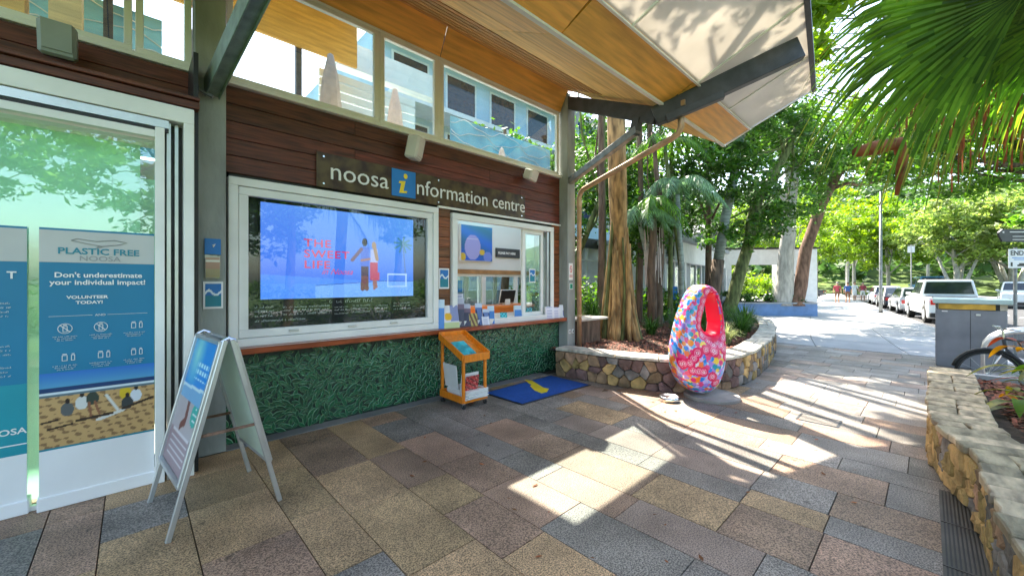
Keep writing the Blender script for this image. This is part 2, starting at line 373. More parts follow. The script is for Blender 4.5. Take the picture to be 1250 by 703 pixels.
def clipcell(p, others, box):
    """voronoi cell of p inside box, by half-plane clipping"""
    x0, x1, y0, y1 = box; poly = [(x0,y0),(x1,y0),(x1,y1),(x0,y1)]
    for q in others:
        if q is p: continue
        mx_, my = (p[0]+q[0])/2, (p[1]+q[1])/2; nx_, ny_ = q[0]-p[0], q[1]-p[1]; out = []
        for i in range(len(poly)):
            a, b = poly[i], poly[(i+1) % len(poly)]
            da = (a[0]-mx_)*nx_+(a[1]-my)*ny_; db = (b[0]-mx_)*nx_+(b[1]-my)*ny_
            if da <= 0: out.append(a)
            if (da < 0 < db) or (db < 0 < da):
                t = da/(da-db); out.append((a[0]+(b[0]-a[0])*t, a[1]+(b[1]-a[1])*t))
        poly = out
        if len(poly) < 3: return None
    return poly
class Path:
    """smooth plan curve through points, s in metres"""
    def __init__(s, pts):
        P = []
        for i in range(len(pts)-1):
            p0, p1, p2, p3 = (Vector(pts[max(i-1,0)]), Vector(pts[i]), Vector(pts[i+1]), Vector(pts[min(i+2, len(pts)-1)]))
            for k in range(12):
                t = k/12; P.append(.5*((2*p1)+(p2-p0)*t+(2*p0-5*p1+4*p2-p3)*t*t+(3*p1-p0-3*p2+p3)*t**3))
        P.append(Vector(pts[-1])); s.P = P; s.S = [0]
        for a, b in zip(P, P[1:]): s.S.append(s.S[-1]+(b-a).length)
        s.L = s.S[-1]
    def at(s, t, off=0):
        t = max(0, min(s.L-1e-6, t)); i = max(k for k in range(len(s.S)) if s.S[k] <= t); i = min(i, len(s.P)-2)
        a, b = s.P[i], s.P[i+1]; u = (t-s.S[i])/(s.S[i+1]-s.S[i] or 1); d0 = (s.P[min(i+1,len(s.P)-1)]-s.P[max(i-1,0)]); d1 = (s.P[min(i+2,len(s.P)-1)]-s.P[i]); d = (d0*(1-u)+d1*u).normalized()
        q = a+(b-a)*u; return Vector((q.x-d.y*off, q.y+d.x*off))
# ------------------------------------------------------------ ground, paving, paths, road
ST = R(9.5); sdx, sdy = math.cos(ST), math.sin(ST)      # direction of the street
def sp(a, b, z=0): return (12.8+a*sdx-b*sdy, -1.6+a*sdy+b*sdx, z)      # a along the kerb, b to the left of it
b = MB(); b.box(-600, 600, -600, 600, -1.2, -.16); ground = obj('ground', b, 'grass_green', kind='structure')
b = MB(); b.prism([sp(-14,-.0,-.155), sp(160,0,-.155), sp(160,-11,-.155), sp(-14,-11,-.155)], (0,0,.025)); obj('road', b, 'asphalt', kind='structure')
b = MB()
for k in range(-6, 26): b.prism([sp(k*3,-4.9,-.128), sp(k*3+1.4,-4.9,-.128), sp(k*3+1.4,-5.02,-.128), sp(k*3,-5.02,-.128)], (0,0,.004))
obj('road_marking', b, 'white_paint', kind='structure')
kerb = None
b = MB(); b.prism([sp(-14,.0,-.15), sp(160,0,-.15), sp(160,.16,-.15), sp(-14,.16,-.15)], (0,0,.152)); obj('kerb', b, 'concrete', kind='structure')
b = MB(); b.prism([sp(-14,-11.16,-.15), sp(160,-11.16,-.15), sp(160,-11,-.15), sp(-14,-11,-.15)], (0,0,.16)); obj('far_kerb', b, 'concrete', kind='structure')
b = MB(); b.prism([sp(-14,-13.5,-.15), sp(160,-13.5,-.15), sp(160,-11.16,-.15), sp(-14,-11.16,-.15)], (0,0,.15)); obj('far_pavement', b, 'concrete', kind='structure')
b = MB(); b.prism([(12.86,-1.6,-.15), sp(.05,.16,-.15), sp(100,.16,-.15), sp(100,11,-.15), (13.2,12,-.15)], (0,0,.12)); fp = obj('footpath', b, 'joint_sand', kind='structure')
sl = 0
for i in range(26):
    for j, (b0, b1) in enumerate(((.17,1.9),(1.9,3.65),(3.65,5.4),(5.4,7.2),(7.2,9.0))):
        a0 = .1+i*2.4; a1 = a0+2.39; P = [sp(a0,b0+.008), sp(a1,b0+.008), sp(a1,b1-.008), sp(a0,b1-.008)]
        if i == 0: P[0] = (12.87, P[0][1], 0); P[3] = (12.87, P[3][1], 0)
        bb = MB(); bb.prism([(x, y, -.028) for x, y, z in P], (0,0,.028+.002*rnd.random())); obj('slab', bb, 'concrete', fp)
bedL = Path([(5.42,4.95),(5.45,4.59),(5.49,4.21),(5.62,3.34),(5.92,2.62),(6.64,2.17),(7.87,2.08),(10.36,2.4),(13,3.0),(15.2,3.8),(16.6,4.9),(17.0,6.5)])
def inbed(x, y):
    poly = [tuple(p) for p in bedL.P]+[(17,14),(5.4,14)]; c = False; j = len(poly)-1
    for i in range(len(poly)):
        (xi, yi), (xj, yj) = poly[i], poly[j]
        if (yi > y) != (yj > y) and x < (xj-xi)*(y-yi)/(yj-yi)+xi: c = not c
        j = i
    return c
b = MB(); b.box(-4, 12.85, -4.5, 5.0, -.15, -.022); pv = obj('paving', b, 'joint_sand', kind='structure')
x = -1.75; npv = 0; extra = MB(); k = 0; Y1 = 4.74
widths = [.46,.36,.50,.28,.44,.50,.33,.48,.38]
while x < 12.8:
    wd = widths[k % len(widths)] if x < 6.8 else .34+.04*(k % 2)
    if x+wd > 12.8: wd = 12.8-x
    if x+wd+.2 > 12.8: wd = 12.8-x
    y = Y1-(.25+.4*rnd.random() if k % 2 else .0)
    segs = []
    if k % 2: segs.append((y, Y1))
    while y > (-1.6 if x < 8.2 else -3.0):
        ln = rnd.choice([.5,.62,.74,.84]) if x < 6.8 else rnd.choice([.6,.66])
        segs.append((y-ln, y)); y -= ln
    for (ya, yb) in segs:
        cx, cy = x+wd/2, (ya+yb)/2
        far = x > 6.8
        u = rnd.random()
        if cx < 1.8: mt = 'granite_tan' if u < .45 else ('granite_grey' if u < .72 else 'granite_brown')
        elif not far: mt = 'granite_grey' if u < .44 else ('granite_brown' if u < .68 else ('granite_tan' if u < .80 else 'granite_rose'))
        else: mt = 'granite_pale' if u < .6 else ('granite_grey' if u < .72 else 'granite_rose')
        if inbed(cx, cy) and inbed(cx-.3, cy-.3) and inbed(cx+.3, cy-.3): continue
        if yb < -.6 and x < 8.3: continue
        if yb < -1.75 and cx*.167-3.55 > cy: continue
        g_ = .0035; bb = MB(); bb.box(x+g_, x+wd-g_, ya+g_, yb-g_, -.02, rnd.uniform(-.0012,.0012))
        if npv < 480: obj('paver', bb, mt, pv)
        npv += 1
    x += wd; k += 1
b = MB(); b.box(-1.75, 5.4, 4.75, 4.93, -.02, .004); obj('edge_strip', b, 'concrete_dark', pv)
print('pavers', npv)
# inspection cover and drain
t = thing('inspection_cover', 'rectangular steel inspection cover set into the paving in the sun streaks', 'cover', (5.94,.9,0))
b = MB(); b.ring((5.8,6.1,0,.01,.7,1.1), .02); b = MB()
for a in ((5.80,6.12,.70,.72),(5.80,6.12,1.09,1.11),(5.80,5.82,.72,1.09),(6.10,6.12,.72,1.09)): b.box(a[0],a[1],a[2],a[3],.001,.006)
obj('frame', b, 'steel_grey', t); b = MB(); b.box(5.825,6.095,.725,1.085,.001,.004); obj('lid', b, 'granite_grey', t)
t = thing('drain_grate', 'long slotted metal drain grate along the foot of the right stone wall', 'drain grate', (3.4,-.14,0))
b = MB(); b.box(1.5,4.66,-.245,-.065,-.018,.002); obj('channel', b, 'black', t)
for k in range(5):
    x0 = 4.66-(k+1)*.62
    fr = MB()
    fr.box(x0,x0+.61,-.075,-.06,.0,.008); fr.box(x0,x0+.61,-.245,-.23,.0,.008); fr.box(x0,x0+.012,-.23,-.075,0,.008)
    f = obj('grate', fr, 'grate_metal', t)
    for j in range(8):
        yy = -.222+j*.0185; bb = MB(); bb.box(x0+.014,x0+.61,yy,yy+.009,.002,.008); obj('bar', bb, 'grate_metal', f)

# ------------------------------------------------------------ the information centre
bc = thing('information_centre', 'timber clad information centre with green leaf tile base and glazed upper storey', 'building', (3.2,5.0,0))
def B(name, mt, *boxes, par=bc, bevel=0, kind=None, label=None):
    b = MB()
    for q in boxes: b.box(*q)
    return obj(name, b, mt, par, bevel=bevel, kind=kind, label=label)
# columns
col1 = B('column', 'column_concrete', (.425,.665,4.75,5.0,-.02,7.4), bevel=.006); col2 = B('column', 'column_concrete', (5.97,6.2,4.72,4.96,-.02,5.25), bevel=.006)
# inner body behind the cladding
B('wall', 'tile_bed', (.665,5.98,4.94,5.1,-.02,.93))
B('wall', 'black', (.665,.72,4.95,5.1,.93,3.66), (3.19,3.45,4.95,5.1,.93,2.7), (5.72,5.97,4.95,5.1,.93,2.7), (.665,5.97,4.95,5.1,2.7,3.66))
rows = [(2.775,2.95),(2.955,3.125),(3.13,3.30),(3.305,3.475),(3.48,3.655)]
for i, (z0, z1) in enumerate(rows):
    cuts = [.665, 2.0+.9*(i % 2), 4.2+.7*((i+1) % 2), 5.97]
    for a, c in zip(cuts, cuts[1:]): B('cladding_board', 'timber_dark', (a+.001,c-.001,4.918,4.949,z0,z1), bevel=.003)
for i in range(12):
    z0 = .99+i*.148
    B('cladding_board', 'timber_brown', (3.195,3.425,4.918,4.949,z0,z0+.142), bevel=.003)
    B('cladding_board', 'timber_brown', (5.76,5.965,4.918,4.949,z0,z0+.142), bevel=.003)
B('soffit_trim', 'white_frame', (3.2,5.97,4.885,4.917,2.735,2.765))
# ledge (counter shelf)
B('counter', 'ledge_wood', (.67,6.2,4.74,4.935,.925,.985), bevel=.004)
# --- leaf tile relief
def leafmesh(name, L_, W_, mats, cup=.006):
    P = []; n = 6
    prof = [(-1,0),(-.6,.62),(-.1,1),(.45,.75),(1,0),(.45,-.75),(-.1,-1),(-.6,-.62)]
    for sx, sy in prof: P.append((sx*L_/2, -.006, sy*W_/2))
    for sx, sy in prof: P.append((sx*L_/2*.86, -.011, sy*W_/2*.72))
    for sx, sy in prof: P.append((sx*L_/2*.74, -.011, sy*W_/2*.55))
    P.append((0,-.009,0))
    F = []; m_ = []
    for i in range(8):
        j = (i+1) % 8; F += [(i,j,j+8,i+8),(i+8,j+8,j+16,i+16),(i+16,j+16,24)]; m_ += [1,0,0]
    for i in range(8): P.append((prof[i][0]*L_/2, .0, prof[i][1]*W_/2))
    for i in range(8): F.append((i, i+25, (i+1) % 8+25, (i+1) % 8)); m_.append(1)
    b = MB(); b.v = P; b.f = F; b.m = m_; return b
proto = [leafmesh('leaf', l, w_, None) for l, w_ in ((.135,.052),(.11,.046),(.095,.042),(.145,.056))]
pm = [mesh_of('leaf', q, ['leaf_tile_one','leaf_tile_rim']) for q in proto]
pan = thing('leaf_tile_panel', 'low wall of dark green glazed leaf shaped relief tiles under the red counter', 'tile panel', (3.2,4.93,0))
b = MB(); b.box(.672,5.965,4.928,4.938,.01,.922); obj('backing', b, 'tile_bed', pan)
lv = []
yy = .03
zz = .045; r_ = 0
while zz < .90:
    xx = .70+(r_ % 2)*.03
    while xx < 5.93:
        lv.append((xx+rnd.uniform(-.016,.016), min(.895, max(.03, zz+rnd.uniform(-.014,.014))))); xx += .077
    zz += .046; r_ += 1
lv.sort(key=lambda q: q[0]); rest = MB(); nl = 0
for (lx, lz) in lv:
    fl = math.sin(lx*5.1+lz*4)+math.sin(lz*11-lx*3.3); a = fl*.9+rnd.choice([0,0,1.1,-1.1])+rnd.uniform(-.3,.3)
    Mw = Matrix.Translation((lx, 4.928-rnd.uniform(0,.009), lz)) @ Matrix.Rotation(a, 4, 'Y') @ Matrix.Rotation(rnd.uniform(-.07,.07), 4, 'X'); q = rnd.randrange(4)
    if lz+.07 > .93 and abs(math.sin(a)) > .6: continue
    if nl < 300: share('leaf_tile', pm[q], pan, Mw)
    else:
        rest.T = Mw; rest.add(proto[q].v, proto[q].f); rest.m[-len(proto[q].m):] = proto[q].m; rest.T = None
    nl += 1
obj('leaf_relief', rest, ['leaf_tile','leaf_tile_rim'], pan, kind='stuff')
print('leaves', nl)
# --- clerestory
def window(x0, x1, z0, z1, y=4.9, fw=.055, mt='white_frame', g='glass_win', par=bc, d=.06, extra=()):
    f = MB(); f.ring((x0,x1,z0,z1,y,y+d), fw)
    for e in extra: f.box(e-.02, e+.02, y, y+d, z0+fw, z1-fw)
    f = obj('window', f, mt, par, bevel=.004); p = MB(); p.box(x0+fw, x1-fw, y+d/2-.004, y+d/2, z0+fw, z1-fw); obj('pane', p, g, f); return f
for a, c in ((-2.2,-1.0),(-.98,.0),(.02,.415),(.69,2.3),(2.33,3.2),(3.25,5.93)): window(a, c, 3.71, 4.9)
B('mullion', 'white_frame', (2.301,2.329,4.905,4.95,3.71,4.9), (3.201,3.249,4.905,4.95,3.71,4.9))
B('head', 'white_frame', (-2.4,.415,4.895,4.96,4.901,4.96), (.67,5.95,4.895,4.96,4.901,4.925))
B('fascia_light_block', 'steel_grey', (.67,5.95,4.93,4.96,4.926,5.3), (-3,.42,4.93,4.96,4.961,5.3))  # added behind the fascia to close a light leak at its joints
B('sill', 'white_frame', (.67,5.97,4.86,4.95,3.66,3.705), (-2.4,.42,4.86,4.95,3.66,3.705), bevel=.004)
# terrace storey behind the clerestory
B('slab', 'terrace_floor', (-3,3.6,5.1,6.5,3.3,3.6), (-3,-1.2,6.5,8.6,3.3,3.6), (3.0,3.6,6.5,8.6,3.3,3.6), (-3,3.6,8.6,13,3.3,3.6), (5.7,6.2,5.1,6.8,3.3,3.6), (5.7,6.2,8.6,13,3.3,3.6), (3.6,5.7,8.6,13,3.3,3.6), (3.6,5.7,5.1,5.3,3.3,3.6), (3.6,4.6,5.3,5.55,3.3,3.6), (5.42,5.7,5.3,5.55,3.3,3.6), (3.6,5.7,5.55,6.8,3.3,3.6))  # gaps in the slab are shaped to let sun through to rooms and paving
up = [('upper_soffit_and_sun_blocker','ply_light',(-3,3.3,5.2,9.2,6.9,6.96)),('upper_soffit_and_sun_blocker','white_paint',(3.31,5.25,5.2,7.35,6.9,6.96)),('upper_fascia','ply',(-3,1.4,8.0,8.06,6.0,6.9)),('upper_fascia','ply',(1.405,3.3,8.0,8.06,6.0,6.9))]  # the white soffit is added to block sun from part of the right window
for n_, m_, q in up: B(n_, m_, q)
for px in (-.3,.9,2.2): B('post', 'steel_grey', (px,px+.1,8.1,8.2,3.6,6.9))
B('post', 'ply', (-1.5,-.9,7.2,7.5,3.6,6.9)); B('post', 'ply_light', (-.72,-.45,7.2,7.5,3.6,6.9))
for k in range(13): B('louvre_blade', 'white_paint', (2.9,5.2,9.0+.0*k,9.09,3.7+k*.2,3.86+k*.2), bevel=.005)
B('upper_edge', 'white_paint', (3.35,6.0,9.2,9.5,6.6,7.2))
def wave_screen(x0, x1, y, z0, z1, label, nw=7):
    s = thing('wave_screen', label, 'glass screen', ((x0+x1)/2, y, z0))
    b = MB(); b.box(x0, x1, y, y+.02, z0, z1); obj('glass_panel', b, 'art_blue', s)
    for k in range(nw):
        zc = z0+(k+.5)*(z1-z0)/nw; pts = []; n = 28
        for i in range(n+1):
            xx = x0+(x1-x0)*i/n; pts.append((xx, y-.02, zc+.075*math.sin(xx*5+k*2.1)+.03*math.sin(xx*11+k)))
        b = MB(); b.tube(pts, .010, 4); obj('wave', b, 'wave_white', s)
wave_screen(-3.0, .35, 8.6, 3.65, 5.9, 'blue screen with white wavy lines behind the far left upper window', 9)
wave_screen(5.3, 8.8, 7.6, 3.65, 5.5, 'blue screen with white wavy lines behind the right upper window', 9)
for i, (ux_, uy_, hh, lb) in enumerate(((.6,5.9,1.25,'closed cream parasol seen at the left edge of the large upper window'),(2.05,5.9,1.3,'closed cream parasol at the right side of the large upper window'),(3.25,6.3,1.35,'closed cream parasol behind the narrow middle upper window'),(5.9,6.5,1.0,'closed cream parasol at the right end of the right upper window'))):
    s = thing('closed_parasol', lb, 'parasol', (ux_,uy_,3.6), group='closed parasols on the upper terrace')
    b = MB(); b.lathe([(.03,.0),(.03,.25)], (ux_,uy_,3.6), 8); obj('pole', b, 'white_paint', s)
    b = MB(); b.lathe([(.17,.22),(.16,.5),(.11,hh*.75),(.04,hh),(.0,hh+.03)], (ux_,uy_,3.6), 10)
    obj('canopy', b, 'umbrella_cloth', s)
# --- inner rooms
B('room_ceiling', 'room_white', (-3,3.6,5.1,6.5,3.27,3.3), (-3,-1.2,6.5,8.6,3.27,3.3))
B('room_wall', 'room_white', (3.1,9.5,8.2,8.3,1.98,3.3), (3.05,3.1,5.1,8.2,0,3.3))
B('room_trim', 'wood_trim', (3.1,9.5,8.14,8.2,1.88,1.99))
B('room_floor', 'terrace_floor', (-3,9.5,5.1,11,.0,.02))
for a, c in ((3.15,4.35),(4.35,5.6),(5.6,6.8),(6.8,8.0),(8.0,9.3)): window(a, c, .05, 1.88, y=8.2, fw=.07, mt='white_frame', g='glass_clear')
B('room_wall', 'mint_wall', (-3,3.04,8.6,8.7,0,3.3), (-3.1,-3,4.5,8.7,0,3.3), par=bc)
# door (left)
YD = 4.37
dr = thing('sliding_glass_door', 'wide green tinted sliding glass door in pale metal frame at the left', 'glass door', (-.7,YD,0))
B('header', 'white_frame', (-3,.385,YD-.02,4.9,3.0,3.13), par=dr, bevel=.004)
B('track', 'alu', (-3,.22,YD+.0,YD+.06,2.93,2.995), par=dr)
B('track', 'black', (-3,.22,YD+.01,YD+.05,2.90,2.925), par=dr)
f = B('door_leaf', 'white_frame', (.135,.195,YD,YD+.05,.0,2.93), (-3,.135,YD,YD+.05,2.84,2.90), (-3,.135,YD+.1,YD+.145,.0,.035), par=dr, bevel=.004)
b = MB(); b.box(-3,.137,YD+.12,YD+.126,.035,2.84); obj('pane', b, 'glass_green', f)
B('glow_sheet', 'mint_glow_sheet', (-3,.05,YD+.28,YD+.284,.02,2.82), par=dr)  # added pale sheet that stands in for a bright mint interior
B('jamb', 'white_frame', (.315,.385,YD-.02,YD+.3,0,3.0), par=dr, bevel=.004)
B('jamb', 'alu', (.21,.235,YD+.03,YD+.09,0,2.99), (.262,.285,YD+.06,YD+.12,0,2.99), par=dr)
B('recess', 'steel_grey', (.2,.32,YD+.14,YD+.2,0,3.0), par=dr)
B('side_wall', 'black', (.386,.42,YD+.05,5.0,0,3.66), par=bc)
for i, (z0, z1) in enumerate(((3.22,3.36),(3.365,3.505),(3.51,3.652))): B('cladding_board', 'timber_dark', (-3,.42,4.88,4.92,z0,z1), bevel=.003)
B('ledge_trim', 'timber_dark', (-3,.42,YD-.03,4.9,3.14,3.2), (-3,.42,YD-.06,4.9,3.205,3.235), bevel=.004)
# screens and big frame
tv = thing('display_window', 'big white framed display window with screen and chalkboard', 'display window', (1.95,4.9,1))
b = MB(); b.ring((.70,3.195,.985,2.73,4.87,4.96), .085); obj('outer_frame', b, 'white_frame', tv, bevel=.006)
b = MB(); b.ring((.79,3.105,1.075,2.64,4.885,4.95), .085); obj('inner_frame', b, 'white_frame', tv, bevel=.006)
b = MB(); b.box(.87,3.02,4.925,4.931,1.155,2.56); obj('pane', b, 'glass_screen', tv)
for hx in (1.3,1.95,2.5):
    b = MB(); b.box(hx-.05,hx+.05,4.865,4.884,1.11,1.13); obj('latch', b, 'alu', tv, bevel=.003)
b = MB(); b.box(.80,3.1,5.02,5.06,1.1,2.7); obj('back_board', b, 'black', tv)
cb = thing('chalkboard', 'narrow chalkboard with handwriting under the blue screen', 'chalkboard', (1.95,4.99,1.15))
b = MB(); b.box(.88,3.0,4.985,5.0,1.15,1.46); obj('board', b, 'blackboard', cb)
def scribble(x, z, wd, h, par, mt='text_white', y=4.984, th=.0035, name='handwriting'):
    """an unreadable written line: small strokes"""
    bb = MB(); xx = x
    while xx < x+wd:
        k = rnd.uniform(.3,1)*h; bb.box(xx, xx+th, y-.001, y, z, z+k)
        if rnd.random() < .75: bb.box(xx, xx+h*.5, y-.001, y, z+k-th, z+k)
        if rnd.random() < .5: bb.box(xx, xx+h*.4, y-.001, y, z, z+th)
        xx += h*.62
        if rnd.random() < .18: xx += h*.8
    return obj(name, bb, mt, par)
text('Staying Connected', (1.72,4.983,1.405), .07, 'text_white', cb, shear=.35, xs=.9, ext=.0005, name='handwriting') if False else None
scribble(1.72,1.405,.55,.04,cb)
for r0, zz in ((.95,1.375),(.95,1.33),(.95,1.28),(.95,1.225)): scribble(r0, zz, .17 if zz > 1.23 else .5, .024, cb)
for zz in (1.365,1.33,1.285): scribble(1.22, zz, .5, .022, cb); scribble(1.78,zz-.02,.16,.018,cb); scribble(2.0,zz-.01,.22,.018,cb); scribble(2.3,zz-.02,.16,.018,cb); scribble(2.55,zz,.25,.02,cb)
sc_ = thing('video_screen', 'wide blue video screen showing a couple from behind beside red lettering', 'screen', (1.92,4.98,1.45))
b = MB(); b.box(.985,2.855,4.975,5.01,1.455,2.535); obj('bezel', b, 'black', sc_, bevel=.004)
def inell(s, t, cx, cy, rx, ry): return ((s-cx)/rx)**2+((t-cy)/ry)**2 < 1
def seg(s, t, a, c, wd):
    dx, dy = c[0]-a[0], c[1]-a[1]; k = max(0, min(1, ((s-a[0])*dx+(t-a[1])*dy)/(dx*dx+dy*dy))); return math.hypot(s-a[0]-k*dx, (t-a[1]-k*dy)) < wd
def tvpic(s, t):
    c = (.20+.14*t, .42+.12*t+.05*s, .93)
    if t < .26-.1*s: c = (.30,.55,.97)
    if abs(t-(.10+.09*min(s,.75)/.75)) < .006 and s > .3: c = (.1,.2,.62)
    if t < .10+.09*min(s,.75)/.75 and s > .3: c = (.45,.66,.98)
    if .79 < s < .95 and .12 < t < .29 and (abs(t-.28) < .008 or abs(s-.94) < .005 or abs(t-.125) < .006 or abs(s-.795) < .004): c = (.72,.84,1)
    # palm
    for k in range(9):
        a = k*.72; 
        if seg(s*1.73, t, (.915*1.73,.68), (.915*1.73+.12*math.cos(a), .68+.10*math.sin(a)-.02), .012): c = (.25,.5,.62)
    if seg(s*1.73, t, (.935*1.73,.3), (.915*1.73,.68), .008): c = (.3,.45,.7)
    S = s*1.73
    # man
    for q in (((1.055,.10),(1.065,.34),.026),((1.105,.10),(1.095,.34),.026)):
        if seg(S, t, *q): c = (.42,.22,.28)
    if 1.035 < S < 1.13 and .25 < t < .40: c = (.22,.12,.28)
    if 1.03 < S < 1.135 and .37 < t < .60: c = (.25,.42,.85)
    if seg(S, t, (1.04,.575), (.93,.44), .02): c = (.4,.28,.42)
    if inell(S, t, 1.08, .66, .033, .048): c = (.12,.06,.1)
    # woman
    for q in (((1.20,.10),(1.19,.3),.016),((1.225,.12),(1.20,.3),.016)):
        if seg(S, t, *q): c = (.6,.38,.42)
    if 1.145 < S < 1.145+.10+.02*(t < .3) and .2 < t < .42: c = (.72,.24,.42)
    if 1.15 < S < 1.24 and .42 <= t < .58: c = (.68,.72,.92)
    if seg(S, t, (1.14,.46), (1.04,.44), .014): c = (.6,.42,.45)
    if inell(S, t, 1.195, .63, .03, .045) or seg(S, t, (1.2,.62), (1.235,.46), .022): c = (.62,.5,.42)
    return c
paint('picture', (1.0,4.973,1.468), (1.84,0,0), (0,0,1.055), 300, 172, tvpic, sc_, 'screen_print')
for k, (s_, z_) in enumerate((('THE',2.09),('SWEET',1.965),('LIFE',1.84))): text(s_, (1.43,4.971,z_-.02), .125, 'text_crimson', sc_, xs=1.25, ext=.0006, bold=.002, sp=1.12)
text('in Noosa', (1.62,4.971,1.75), .1, 'text_crimson', sc_, shear=.5, ext=.0006)
# hatch
ht = thing('serving_hatch', 'open white framed serving hatch above the counter', 'window', (4.6,4.9,1))
b = MB(); b.ring((3.44,5.75,.975,2.69,4.87,4.95), .09); obj('outer_frame', b, 'white_frame', ht, bevel=.006)
for i, (a, yy) in enumerate(((5.1,4.96),(5.2,5.03))):
    b = MB(); b.ring((a-.1,a+.45,1.05,2.6,yy,yy+.05), .07); s_ = obj('sash', b, 'white_frame', ht, bevel=.004); b = MB(); b.box(a-.03,a+.38,yy+.02,yy+.026,1.12,2.53); obj('pane', b, 'glass_win', s_)
for a in (5.6,5.66): b = MB(); b.box(a,a+.03,4.9,5.05,1.07,2.6); obj('track', b, 'alu', ht)
B('counter_inner', 'room_white', (3.46,5.7,5.1,5.75,.93,.985), par=ht)
B('support', 'room_white', (3.5,5.7,5.5,5.6,.02,.93), par=ht)
art = thing('wall_picture', 'blue picture with pale rounded shape hung high inside the hatch', 'picture', (6.5,8.1,2.2))
def artp(s, t):
    c = (.06+.2*t,.35+.2*t,.78+.1*math.sin(9*t+4*s))
    if inell(s,t,.36,.38,.25,.36): c = (.66,.66,.93)
    if abs(t-(.62)) < .02 and .18 < s < .55: c = (.85,.85,.98)
    if inell(s,t,.05,.1,.09,.12) or inell(s,t,.66,.25,.09,.09): c = (.85,.72,.2)
    if inell(s,t,.85,.12,.14,.16): c = (.45,.55,.9)
    return c
paint('canvas', (5.99,8.12,2.22), (1.03,0,0), (0,0,.9), 60, 50, artp, art)
b = MB(); b.box(5.96,7.05,8.13,8.19,2.2,3.14); obj('frame', b, 'white_paint', art)
s = thing('wall_sign', 'small dark grey sign with white letters on the white wall inside', 'sign', (7.6,8.1,2.35))
b = MB(); b.box(7.2,8.1,8.15,8.19,2.35,2.6); obj('plate', b, 'steel_grey', s); text('PLEASE PAY HERE', (7.26,8.148,2.44), .085, 'text_white', s, ext=.001, bold=.004) 
s = thing('reception_desk', 'orange timber reception desk inside the hatch', 'desk', (5.8,6.9,0))
B('body', 'desk_orange', (4.3,7.2,6.9,7.2,.02,1.05), par=s, bevel=.01); B('top', 'desk_orange', (4.2,7.3,6.8,7.35,1.05,1.12), par=s, bevel=.01); B('panel', 'white_frame', (4.25,7.25,6.86,6.89,.75,.95), par=s)
s = thing('monitor', 'tilted desk monitor on the orange reception desk', 'monitor', (6.5,6.95,1.12))
b = MB(); b.obox((6.5,6.95,1.32), (.45,.03,.3), (.25,0,0)); obj('screen', b, 'black', s, bevel=.005); b = MB(); b.obox((6.5,6.97,1.32), (.49,.02,.34), (.25,0,0)); obj('housing', b, 'white_paint', s, bevel=.01); b = MB(); b.box(6.42,6.58,6.95,7.05,1.12,1.3); obj('stand', b, 'white_paint', s)
s = thing('hanging_sign', 'bright blue hanging sign board seen through the hatch glazing', 'sign', (5.3,9.3,1.4))
b = MB(); b.box(4.9,6.9,9.3,9.34,1.38,1.72); obj('board', b, 'text_blue', s)
b = MB(); b.box(5.0,5.02,9.31,9.33,1.72,3.2); b.box(6.8,6.82,9.31,9.33,1.72,3.2); obj('rod', b, 'alu', s)
# name sign
sg = thing('name_sign', 'long glass sign board reading noosa information centre in white letters', 'sign', (3.2,4.9,2.95))
b = MB(); b.box(1.54,4.98,4.885,4.893,2.765,3.17); obj('panel', b, 'sign_panel', sg)
for px in (1.62,3.2,4.9):
    for pz in (2.81,3.125): b = MB(); b.tube([(px,4.88,pz),(px,4.918,pz)], .012, 8); obj('stud', b, 'chrome', sg)
text('noosa', (1.68,4.883,2.875), .30, 'text_white', sg, ext=.004, xs=1.04)
text('nformation centre', (2.83,4.883,2.875), .30, 'text_white', sg, ext=.004, xs=.97)
b = MB(); b.box(2.47,2.82,4.87,4.884,2.80,3.16); obj('symbol_tile', b, 'text_blue', sg, bevel=.003)
b = MB()
b.add([(x_,4.866,z_) for x_, z_ in ((2.575,3.005),(2.665,3.015),(2.635,2.88),(2.69,2.885),(2.68,2.855),(2.57,2.845),(2.60,2.975),(2.565,2.975))], [tuple(range(8))])
b.lathe([(.0,0)],(0,0,0),3) if False else None
b.add([(2.665+.03*math.cos(a),4.866,3.08+.035*math.sin(a)) for a in [k*math.pi/6 for k in range(12)]], [tuple(range(12))])
obj('symbol', b, 'text_yellow', sg)
# speakers
def speaker(x, y, z, sx, sy, sz, mt, label, rz=0, rx=0):
    s = thing('speaker', label, 'speaker', (x,y,z))
    b = MB(); b.obox((x,y,z), (sx,sy,sz), (rx,0,rz)); obj('cabinet', b, mt, s, bevel=.02)
    b = MB(); b.obox((x+math.sin(rz)*(sy/2+.006),y-math.cos(rz)*(sy/2+.006),z), (sx*.8,.01,sz*.82), (rx,0,rz)); obj('grille', b, mt, s, bevel=.003)
    b = MB(); b.obox((x,(y+4.9)/2,z+.02), (.07,abs(4.9-y),.06)); obj('bracket', b, 'white_paint', s)
speaker(2.72,4.72,3.44,.2,.17,.3,'speaker_white','white wall speaker tilted on a bracket above the blue symbol', R(35), R(12))
speaker(4.98,4.74,3.50,.3,.15,.17,'speaker_white','small white wall speaker near the right end of the cladding', R(20), R(20))
speaker(-.41,4.6,3.50,.2,.16,.25,'speaker_grey','flat grey speaker above the sliding door', 0, R(15))

